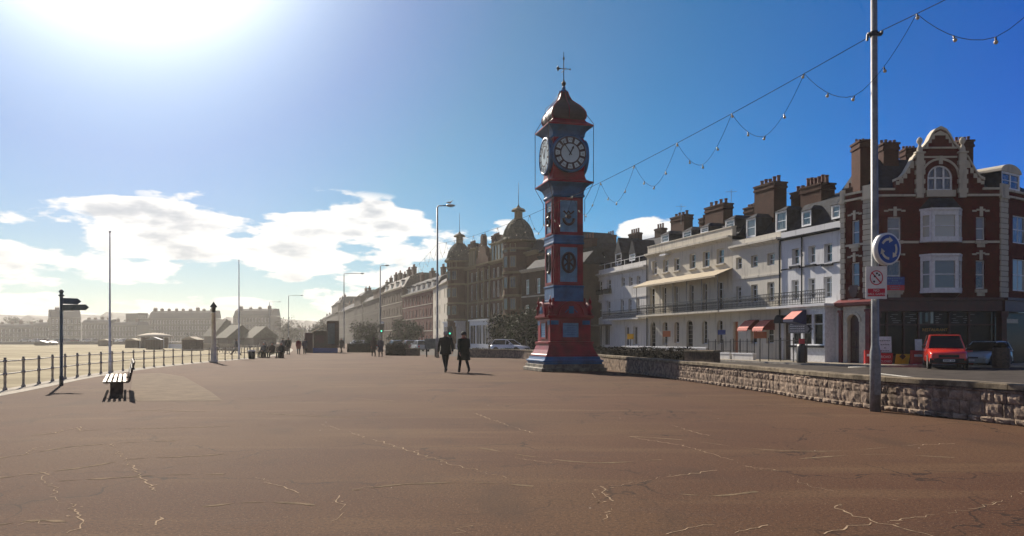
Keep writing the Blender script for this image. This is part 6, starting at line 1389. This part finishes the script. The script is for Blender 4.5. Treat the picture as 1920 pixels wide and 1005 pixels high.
# ---------------------------------------------------------------- vehicles
def car(loc, rz, label, paint, kind='hatch', group=None, back_open=False, detail=True):
    t = empty('parked_car', loc, rz, label, 'car', group)
    L, Wd, Hh = {'hatch': (3.9,1.66,1.42), 'suv': (4.2,1.80,1.76), 'estate': (4.3,1.7,1.42), 'van': (4.8,1.9,2.2)}[kind]; hw = Wd/2
    zc = {'hatch': .88, 'suv': 1.06, 'estate': .88, 'van': 1.1}[kind]; z0 = .28 if kind == 'suv' else .2
    def ring(x, w_, zb, zt, r=.06): return [(x,-w_*.88,zb),(x,w_*.88,zb),(x,w_,zb+.12),(x,w_*1.0,(zb+zt)/2),(x,w_*.97,zt-r),(x,w_*.86,zt),(x,-w_*.86,zt),(x,-w_*.97,zt-r),(x,-w_*1.0,(zb+zt)/2),(x,-w_,zb+.12)]
    hl = L/2; hood = zc-.10
    st = [(-hl,hw*.86,z0+.14,zc-.12),(-hl+.06,hw*.93,z0+.05,zc-.03),(-hl+.3,hw,z0,zc),(0,hw,z0,zc),(hl-1.25,hw,z0,zc),(hl-1.1,hw,z0,zc-.015),(hl-.45,hw*.97,z0,hood),(hl-.12,hw*.90,z0+.03,hood-.10),(hl-.02,hw*.84,z0+.08,hood-.20),(hl,hw*.80,z0+.14,hood-.28)]
    bo = MB().loft([ring(*q) for q in st]).obj('body', paint, t, True); bevel(bo, .02, 2)
    xb, xt0, xt1, xf = {'hatch': (-hl+.10,-hl+.42,hl-1.95,hl-1.18), 'suv': (-hl+.06,-hl+.25,hl-1.85,hl-1.22), 'estate': (-hl+.12,-hl+.5,hl-2.1,hl-1.25), 'van': (-hl+.03,-hl+.1,hl-1.3,hl-.5)}[kind]
    def g(x, w_, z): return [(x,-w_,z),(x,w_,z)]
    A = [(xb,-hw*.93,zc-.01),(xf,-hw*.93,zc-.01),(xf,hw*.93,zc-.01),(xb,hw*.93,zc-.01),(xt0,-hw*.74,Hh-.05),(xt1,-hw*.74,Hh-.05),(xt1,hw*.74,Hh-.05),(xt0,hw*.74,Hh-.05)]
    MB().add(A, [(0,3,2,1),(4,5,6,7),(0,1,5,4),(1,2,6,5),(2,3,7,6),(3,0,4,7)]).obj('windows', 'dark_glass', t)
    r_ = MB().loft([[(x,-w_,Hh-.055),(x,w_,Hh-.055),(x,w_*.92,Hh+dz),(x,-w_*.92,Hh+dz)] for x, w_, dz in ((xt0-.04,hw*.76,-.03),(xt0+.2,hw*.77,0),((xt0+xt1)/2,hw*.77,.015),(xt1-.1,hw*.77,0),(xt1+.06,hw*.75,-.03))]).obj('roof', paint, t, False); bevel(r_, .02)
    q = MB()
    for s in (-1, 1):
        for (a, b) in (((xb,hw*.93),(xt0,hw*.75)),((xf,hw*.93),(xt1,hw*.75)),((0-.1,hw*.945),(-.12,hw*.755))): q.tube([(a[0],s*a[1],zc-.02),(b[0],s*b[1],Hh-.04)], .035, 6)
        q.tube([(xb,s*hw*.94,zc-.005),(xf,s*hw*.94,zc-.005)], .022, 5)
    q.obj('pillars', paint, t)
    for x in (-hl+.72, hl-.80):
        for s in (-1, 1):
            rw_ = .30 if kind != 'suv' else .34
            w_ = MB().lathe([(rw_*.55,-.09),(rw_*.95,-.10),(rw_,-.07),(rw_,.07),(rw_*.95,.10),(rw_*.6,.10),(rw_*.55,.07)], n=20).obj('wheel', 'rubber', t, True, Matrix.Translation((x, s*(hw-.09), rw_)) @ Matrix.Rotation(R(90), 4, 'X'))
            MB().lathe([(.01,-.105),(rw_*.2,-.10),(rw_*.6,-.085),(rw_*.6,.085),(rw_*.2,.10),(.01,.105)], n=10).obj('rim', 'car_silver', w_)
            MB().lathe([(rw_*1.14,-.01),(rw_*1.14,.012)], n=20).obj('wheel_arch', 'rubber', t, False, Matrix.Translation((x, s*(hw-.006), rw_+.03)) @ Matrix.Rotation(R(90), 4, 'X'))
    fx = hl
    b = MB().loft([[(fx-.20,y_,z) ,(fx+.03-.10*(abs(y_)/hw)**3,y_,z)] for y_ in (0,) for z in (0,)]) if 0 else MB()
    ys = [-hw*.93,-hw*.8,-hw*.4,0,hw*.4,hw*.8,hw*.93]; zf0, zf1 = z0+.02, z0+.32
    b.loft([[(fx-.35,y_,zf0),(fx+.05-.16*(abs(y_)/hw)**4,y_,zf0+.03),(fx+.06-.16*(abs(y_)/hw)**4,y_,zf1-.04),(fx-.30,y_,zf1)] for y_ in ys]); b.obj('front_bumper', 'rubber' if paint in ('car_red',) else paint, t, False)
    b = MB(); b.loft([[(-fx+.3,y_,zf0+.05),(-fx-.05+.12*(abs(y_)/hw)**4,y_,zf0+.08),(-fx-.05+.12*(abs(y_)/hw)**4,y_,zf1),(-fx+.3,y_,zf1+.03)][::-1] for y_ in ys]); b.obj('rear_bumper', 'rubber' if paint in ('car_red',) else paint, t)
    MB().box(fx-.04,fx+.02,-hw*.5,hw*.5,hood-.36,hood-.22).obj('grille', 'rubber', t)
    for s in (-1, 1):
        MB().loft([[(fx-.2+dx, s*(hw*.68)+w_*math.cos(a), hood-.27+hh*math.sin(a)) for a in [2*math.pi*j/10 for j in range(10)]] for dx, w_, hh in ((0,.17,.10),(.12,.17,.09),(.17,.12,.06),(.185,.04,.02))]).obj('headlight', 'car_light', t, True)
        MB().box(-fx-.01,-fx+.08,s*hw*.72-.09,s*hw*.72+.09,zc-.34,zc-.12).obj('tail_light', 'tail_light', t)
        m_ = MB().loft([[(xf-.28+dx, s*(hw+.02)+s*w_, zc+.09+hh*k2) for w_, k2 in ((0,-1),(.17,-1),(.19,0),(.17,1),(0,1))] for dx, hh in ((-.03,.05),(0,.085),(.08,.06))]).obj('wing_mirror', 'black_iron' if paint == 'car_red' else paint, t)
    pl = MB().box(fx+.055,fx+.068,-.26,.26,z0+.12,z0+.23).obj('number_plate', 'sign_white', t)
    MB().tube([(xf-.02,-.35,zc+.03),(xf-.25,.1,zc+.14)], .008, 4).obj('wiper', 'rubber', t)
    return t, z0, fx
cx, cy = PX(1771, 40.6); tcar, z0_, fx_ = car((cx, cy, .004), R(-90-24), 'bright red upright hatchback facing the camera before the dark shopfront', 'car_red', 'suv')
q = MB()
for k in range(7):
    if k == 4: continue
    q.box(fx_+.0685, fx_+.070, -.21+k*.063, -.17+k*.063, z0_+.145, z0_+.205)
q.obj('lettering', 'black_iron', tcar)
cx, cy = PX(1846, 43.5); car((cx, cy, .004), R(-142), 'grey green hatchback parked behind the red car by the planter', 'car_grey', 'hatch')
cx, cy = PX(957, 78); car((cx, cy, .12), R(-32), 'white car parked behind the hedge left of the clock tower', 'car_white', 'hatch')
for k, (px, Z, a, lab, pt) in enumerate(((690,118,60,'pale car left of the distant couple on the road','car_silver'),(740,112,55,'dark car with a bright windscreen behind the square hedge','car_dark'),(766,106,52,'maroon car in the middle of the parked row','car_maroon'),
     (787,101,50,'silver car, right end of the parked row behind the hedge','car_silver'),(668,150,60,'white distant car near the small round headed tree','car_white'),(675,135,60,'silver distant car between the kiosk and the couple','car_silver'))):
    car((*PX(px,Z), 0), R(a+60), lab, pt, random.choice(('hatch','estate')), 'cars parked along the seafront road')
src = None
for k in range(17):
    px = (45,64,72,84,104,112,121,138,157,166,178,205,213,225,262,375,398)[k]; Z = 318+random.uniform(-4,4)
    lab = 'far car on the seafront road, number'
    near = ('at the far left edge','left of the low dark hut','above the low dark hut','just left of the finger signpost','left behind the finger signpost','behind the finger signpost','right beside the finger signpost','right of the finger signpost','between signpost and flagpole hut','left of the flagpole hut','above the flagpole hut','at the flagpole','right of the flagpole','left of the hut beside the canopy','behind the left end of the canopy','right of the nearest hut','left of the tapered column')[k]
    pt = ('car_silver','car_white','car_dark','car_maroon')[k % 4]
    if k < 4: c_ = car((*PX(px,Z), .55), R(200+random.uniform(-30,30)), 'tiny far parked car '+near, pt, 'hatch', 'far cars along the bay'); S4 = (globals().get('S4') or [])+[c_[0]]
    else: place(copy_tree(S4[k % 4]), (*PX(px,Z), .55), R(200+random.uniform(-30,30)), 'tiny far parked car '+near, 'far cars along the bay')
b = MB(); b.quad((*PX(-200,300),.1-.01),(*PX(470,290),.1-.01),(*PX(470,420),.1),(*PX(-200,420),.1)); 
A = [PX(-200,305),PX(440,305),PX(500,425),PX(-200,425)]
b = MB(); b.add([(*q,.54) for q in A], [(0,1,2,3)])
for k in range(4): a, c_ = A[k], A[(k+1)%4]; b.quad((*a,-.5),(*c_,-.5),(*c_,.54),(*a,.54))
tag(b.obj('far_road', 'asphalt'), kind='structure')

# ---------------------------------------------------------------- people
def person(px, Z, h, rz, label, coat='cloth_black', trousers='cloth_black', hair='dark_hair', stride=.30, coatlen=.78, hat=False, sit=False, lean=0., carry=None, z0=0., collar=None, xy=None, hoodup=False, group=None, phase=1, arms=.22, bulk=1.14):
    x, y = xy if xy else PX(px, Z); t = empty('person', (x,y,z0), rz, label, 'person', group); s = h/1.75; V = lambda a,b,c: Vector((a*s,b*s,c*s))
    hip = .93-.02*stride if not sit else .50
    J = {}
    for sd, f in ((-1, phase), (1, -phase)):
        hx = sd*.095
        if sit: kn = V(hx*1.2,.42,.50); an = V(hx*1.2,.44,.09); 
        else: kn = V(hx, f*stride*.45+.03, .50); an = V(hx*.9, f*stride*.98-(.10 if f < 0 else 0), .09+(.06 if f < 0 else 0))
        J[sd] = (V(hx,0,hip-.03), kn, an)
    up = 0 if not sit else -.43; ly = lambda z: lean*(z-.9)
    sh = {sd: V(sd*.195, ly(1.42), 1.42+up) for sd in (-1,1)}
    el, wr = {}, {}
    for sd, f in ((-1,-phase),(1,phase)):
        if sit: el[sd] = V(sd*.26, .08, 1.14+up); wr[sd] = V(sd*.16, .30, 1.02+up)
        elif carry == sd: el[sd] = V(sd*.25, .02, 1.13); wr[sd] = V(sd*.22, .16, .98)
        else: el[sd] = V(sd*.27, f*arms*.45-.03, 1.13); wr[sd] = V(sd*.25, f*arms+.03, .88)
    vs, es, rd = [], [], []
    def nd(p_, r, par=None):
        vs.append(tuple(p_)); rd.append(r*s); 
        if par is not None: es.append((par, len(vs)-1))
        return len(vs)-1
    pel = nd(V(0,0,hip), .125); sp = nd(V(0,ly(1.15),1.15+up), .115, pel); ch = nd(V(0,ly(1.36),1.36+up), .13, sp); nk = nd(V(0,ly(1.5)+.01,1.49+up), .052, ch); hb = nd(V(0,ly(1.55)+.02,1.56+up), .068, nk); hd = nd(V(0,ly(1.6)+.015,1.65+up), .092, hb); ht = nd(V(0,ly(1.6)+.0,1.71+up), .07, hd)
    ns = nd(V(0,ly(1.6)+.115,1.625+up), .012, hd)
    for sd in (-1,1): nd(V(sd*.092,ly(1.6)+.0,1.63+up), .016, hd)
    for sd in (-1,1):
        a = nd(sh[sd], .058, ch); b = nd(el[sd], .042, a); c_ = nd(wr[sd], .027, b); d = (wr[sd]-el[sd]).normalized(); pm = nd(wr[sd]+d*.055*s, .034, c_); nr = Vector((0,1,0)); sdv = d.cross(Vector((1,0,0))).normalized()
        for k in range(4):
            o_ = sdv*(k-1.5)*.019*s; L_ = (.062,.072,.068,.052)[k]*s; b0 = wr[sd]+d*.085*s+o_; f1_ = nd(b0, .0095, pm); f2_ = nd(b0+d*L_*.5-Vector((sd,0,0))*.008*s, .0085, f1_); nd(b0+d*L_-Vector((sd,0,0))*.026*s, .007, f2_)
        b0 = wr[sd]+d*.04*s-sdv*.036*s; f1_ = nd(b0, .011, pm); nd(b0+d*.035*s-sdv*.018*s-Vector((sd,0,0))*.012*s, .0085, f1_)
        a = nd(J[sd][0], .085, pel); b = nd(J[sd][1], .055, a); c_ = nd(J[sd][2], .036, b); nd(J[sd][2]+V(0,.13,-.045), .03, c_)
    me = bpy.data.meshes.new('body'); me.from_pydata(vs, es, []); o = bpy.data.objects.new('body', me); C.objects.link(o); o.parent = t; me.materials.append(MATS['skin'])
    m_ = o.modifiers.new('skin', 'SKIN'); sv = me.skin_vertices[0].data
    for k, r in enumerate(rd): sv[k].radius = (r, r); sv[k].use_root = (k == 0)
    o.modifiers.new('sub', 'SUBSURF').levels = 1; o.modifiers['sub'].render_levels = 1; m_.use_smooth_shade = True
    # clothes
    q = MB(); cb = 1-coatlen+.36 if not sit else .46; rings = []
    hem = (1.42-coatlen) if not sit else .46
    for z, a, b in ((hem,.205,.165),(hem+.01,.215,.175),((hem+.98)/2,.20,.16),(.98,.18,.145),(1.12,.178,.14),(1.28,.20,.145),(1.40,.215,.13),(1.46,.16,.11),(1.50,.085,.08),(1.525,.07,.07)):
        zz = z+(up if z > .8 or sit else 0) if not (sit and z <= .47) else z
        if sit and z > .47: zz = max(.48, z+up)
        a *= bulk*(1.0 if z > 1.3 else 1.06); b *= bulk**.5; rings.append([(a*s*math.cos(t_), (ly(z)*s if z > .9 else 0)+b*s*math.sin(t_)*(1+.05*math.sin(3*t_)), zz*s) for t_ in [2*math.pi*j/16 for j in range(16)]])
    q.loft(rings)
    for sd in (-1,1):
        d = (wr[sd]-el[sd]); q.tube([sh[sd]-V(sd*.06,0,-.0), sh[sd]+V(sd*.01,0,.0), sh[sd].lerp(el[sd],.5), el[sd], el[sd].lerp(wr[sd],.6), wr[sd]-d*.02, wr[sd]-d*.06], [.07*s,.082*s,.07*s,.06*s,.052*s,.05*s,.03*s], 10)
    q.obj('coat', coat, t, True)
    q = MB()
    for sd in (-1,1):
        a, b, c_ = J[sd]; q.tube([a+V(0,0,.06), a, a.lerp(b,.5), b, b.lerp(c_,.5), c_+V(0,0,.02), c_+V(0,0,-.035)], [.10*s,.105*s,.085*s,.066*s,.060*s,.056*s,.056*s], 10)
    q.obj('trousers', trousers, t, True)
    for sd in (-1,1):
        c_ = J[sd][2]; pitch = -.45 if (not sit and c_.y < -.1) else 0; rr = []
        for dy, w_, hh, zz in ((-.075,.028,.03,-.045),(-.05,.04,.045,-.04),(.02,.044,.045,-.045),(.10,.046,.03,-.06),(.165,.036,.022,-.066),(.19,.012,.01,-.072)):
            rr.append([(c_.x+w_*s*math.cos(t_), c_.y+dy*s, max(.004, c_.z+zz*s+hh*s*math.sin(t_)+pitch*(dy+.075)*s+(.0 if not pitch else .04))) for t_ in [2*math.pi*j/10 for j in range(10)]])
        MB().loft(rr).obj('shoe', 'black_iron', t, True)
    hz_ = 1.655+up; hy = ly(1.6)
    def cap(prof, nm, mm, front=.0):
        MB().loft([[(a*s*math.cos(t_), hy*s+(b*s*math.sin(t_))+off*s, (hz_+z)*s) for t_ in [2*math.pi*j/14 for j in range(14)]] for z, a, b, off in prof]).obj(nm, mm, t, True)
    if hat: cap([(-.02,.112,.118,-.005),(0,.125,.13,-.005),(.03,.118,.122,-.005),(.09,.10,.105,-.01),(.125,.06,.06,-.01),(.14,.01,.01,-.01)], 'hat', hair)
    elif hoodup: cap([(-.14,.085,.08,-.03),(-.08,.115,.11,-.025),(0,.125,.125,-.02),(.07,.115,.115,-.02),(.12,.07,.07,-.02),(.14,.01,.01,-.02)], 'hood', coat)
    else: cap([(-.075,.07,.045,-.055),(-.05,.095,.075,-.035),(0,.104,.098,-.016),(.05,.10,.102,-.006),(.09,.07,.078,-.006),(.108,.01,.01,-.006)], 'hair', hair)
    if collar: MB().tube([(.10*s,(hy+.0)*s,(1.49+up)*s),(.06*s,(hy-.09)*s,(1.50+up)*s),(-.06*s,(hy-.09)*s,(1.50+up)*s),(-.10*s,hy*s,(1.49+up)*s)], .032*s, 8).obj('scarf', collar, t, True)
    return t
RB = R(18)
person(835.5, 35.7, 1.90, RB, 'man in dark jacket walking away, left one of the near couple', hair='grey_hair', coatlen=.66, stride=.36, phase=-1, coat='cloth_black', trousers='cloth_black')
tw = person(869.5, 35.3, 1.84, RB+.05, 'person in long dark green coat and hat walking on the right of the near couple', coat='cloth_green', trousers='cloth_black', hair='dark_hair', hat=True, bulk=1.34, stride=.40, coatlen=.88, collar='cloth_red', carry=1, phase=1)
MB().loft([[(.30+w_*math.cos(t_)*.6, .18+w_*1.6*math.sin(t_), z) for t_ in [2*math.pi*j/10 for j in range(10)]] for z, w_ in ((.72,.05),(.75,.10),(.93,.09),(.96,.03))]).obj('handbag', 'cloth_black', None, True).location = (0,0,0)
hbag = bpy.data.objects['handbag']; hbag.matrix_world = Matrix.Translation(tw.location) @ Matrix.Rotation(RB+.05,4,'Z'); tag(hbag, 'dark handbag held at the right side of the person in the green coat', 'handbag')
person(700.5, 69, 1.74, RB, 'person in dark brown coat, left of the distant couple', coat='cloth_brown', trousers='cloth_black', coatlen=.82, hoodup=True)
person(713.5, 68, 1.70, RB, 'person in long purple blue coat, right of the distant couple', coat='cloth_navy', trousers='cloth_brown', coatlen=.98, hair='grey_hair')
person(540.5, 78, 1.76, RB, 'person in dark grey clothes, leftmost walker beyond the bench', coat='cloth_black', stride=.3)
person(560, 79, 1.62, RB, 'person in dark red jacket, middle walker beyond the bench', coat='cloth_red', hair='grey_hair', stride=.3)
person(571.5, 80, 1.64, RB, 'person in dark jacket, right walker of the three beyond the bench', coat='cloth_navy', stride=.25)
person(530, 84, 1.7, RB, 'person in grey coat standing just behind the bench sitters', coat='cloth_grey', stride=.1)
person(640, 88, 1.72, R(160), 'person in brown coat standing at the right side of the kiosk', coat='cloth_brown', stride=.2, hair='grey_hair')
person(443, 74, 1.6, R(-70), 'person walking on the ramp behind the railing near the right flagpole', coat='cloth_grey', stride=.45, trousers='cloth_grey')
sb = Matrix.Rotation(R(62),2)
for k, (off, lab, cc) in enumerate(((-1.0,'person in black coat sitting at the left end of the distant bench','cloth_black'),(0,'person in brown coat sitting in the middle of the distant bench','cloth_brown'),(.95,'person in grey coat sitting at the right end of the distant bench','cloth_grey'))):
    v_ = sb @ Vector((-.02, off)); person(0, 0, 1.7, R(62+90), lab, xy=(bx2+v_.x, by2+v_.y), sit=True, coat=cc, hair='grey_hair' if k != 1 else 'dark_hair')

# ---------------------------------------------------------------- roof aerials
def aerial(px, Z, yb, yt, label, n=4):
    x, y = PX(px, Z); z0, z1 = ZH(yb, Z), ZH(yt, Z); t = empty('roof_aerial', (x,y,z0-.8), 0, label, 'aerial'); MB().tube([(0,0,0),(0,0,z1-z0+.8)], .022, 5).obj('mast', 'grey_paint', t)
    q = MB(); q.tube([(-.45,.1,z1-z0+.6),(.45,-.1,z1-z0+.6)], .012, 4)
    for k in range(n): a = -.4+.8*k/(n-1); q.tube([(a,-.2,z1-z0+.6),(a,.2,z1-z0+.6)], .008, 4)
    q.obj('antenna', 'grey_paint', t)
aerial(1371, 64, 402, 355, 'tall thin television aerial above the canopied cream house'); aerial(1470, 58, 386, 356, 'small television aerial between the two big chimneys'); aerial(1277, 70, 404, 383, 'television aerial on the leftmost terrace chimney')

# ---------------------------------------------------------------- sea air
hz_ = MB().box(-900, 700, -60, 1500, -1.6, 34).obj('haze', 'white_paint'); tag(hz_, kind='stuff')
m = bpy.data.materials.new('sea_haze'); m.use_nodes = True; n_ = m.node_tree; n_.nodes.clear(); ou = n_.nodes.new('ShaderNodeOutputMaterial'); pv = n_.nodes.new('ShaderNodeVolumePrincipled')
pv.inputs['Color'].default_value = (.93, .90, .84, 1); pv.inputs['Density'].default_value = .00034; pv.inputs['Anisotropy'].default_value = .45
n_.links.new(pv.outputs[0], ou.inputs['Volume']); hz_.data.materials.clear(); hz_.data.materials.append(m)
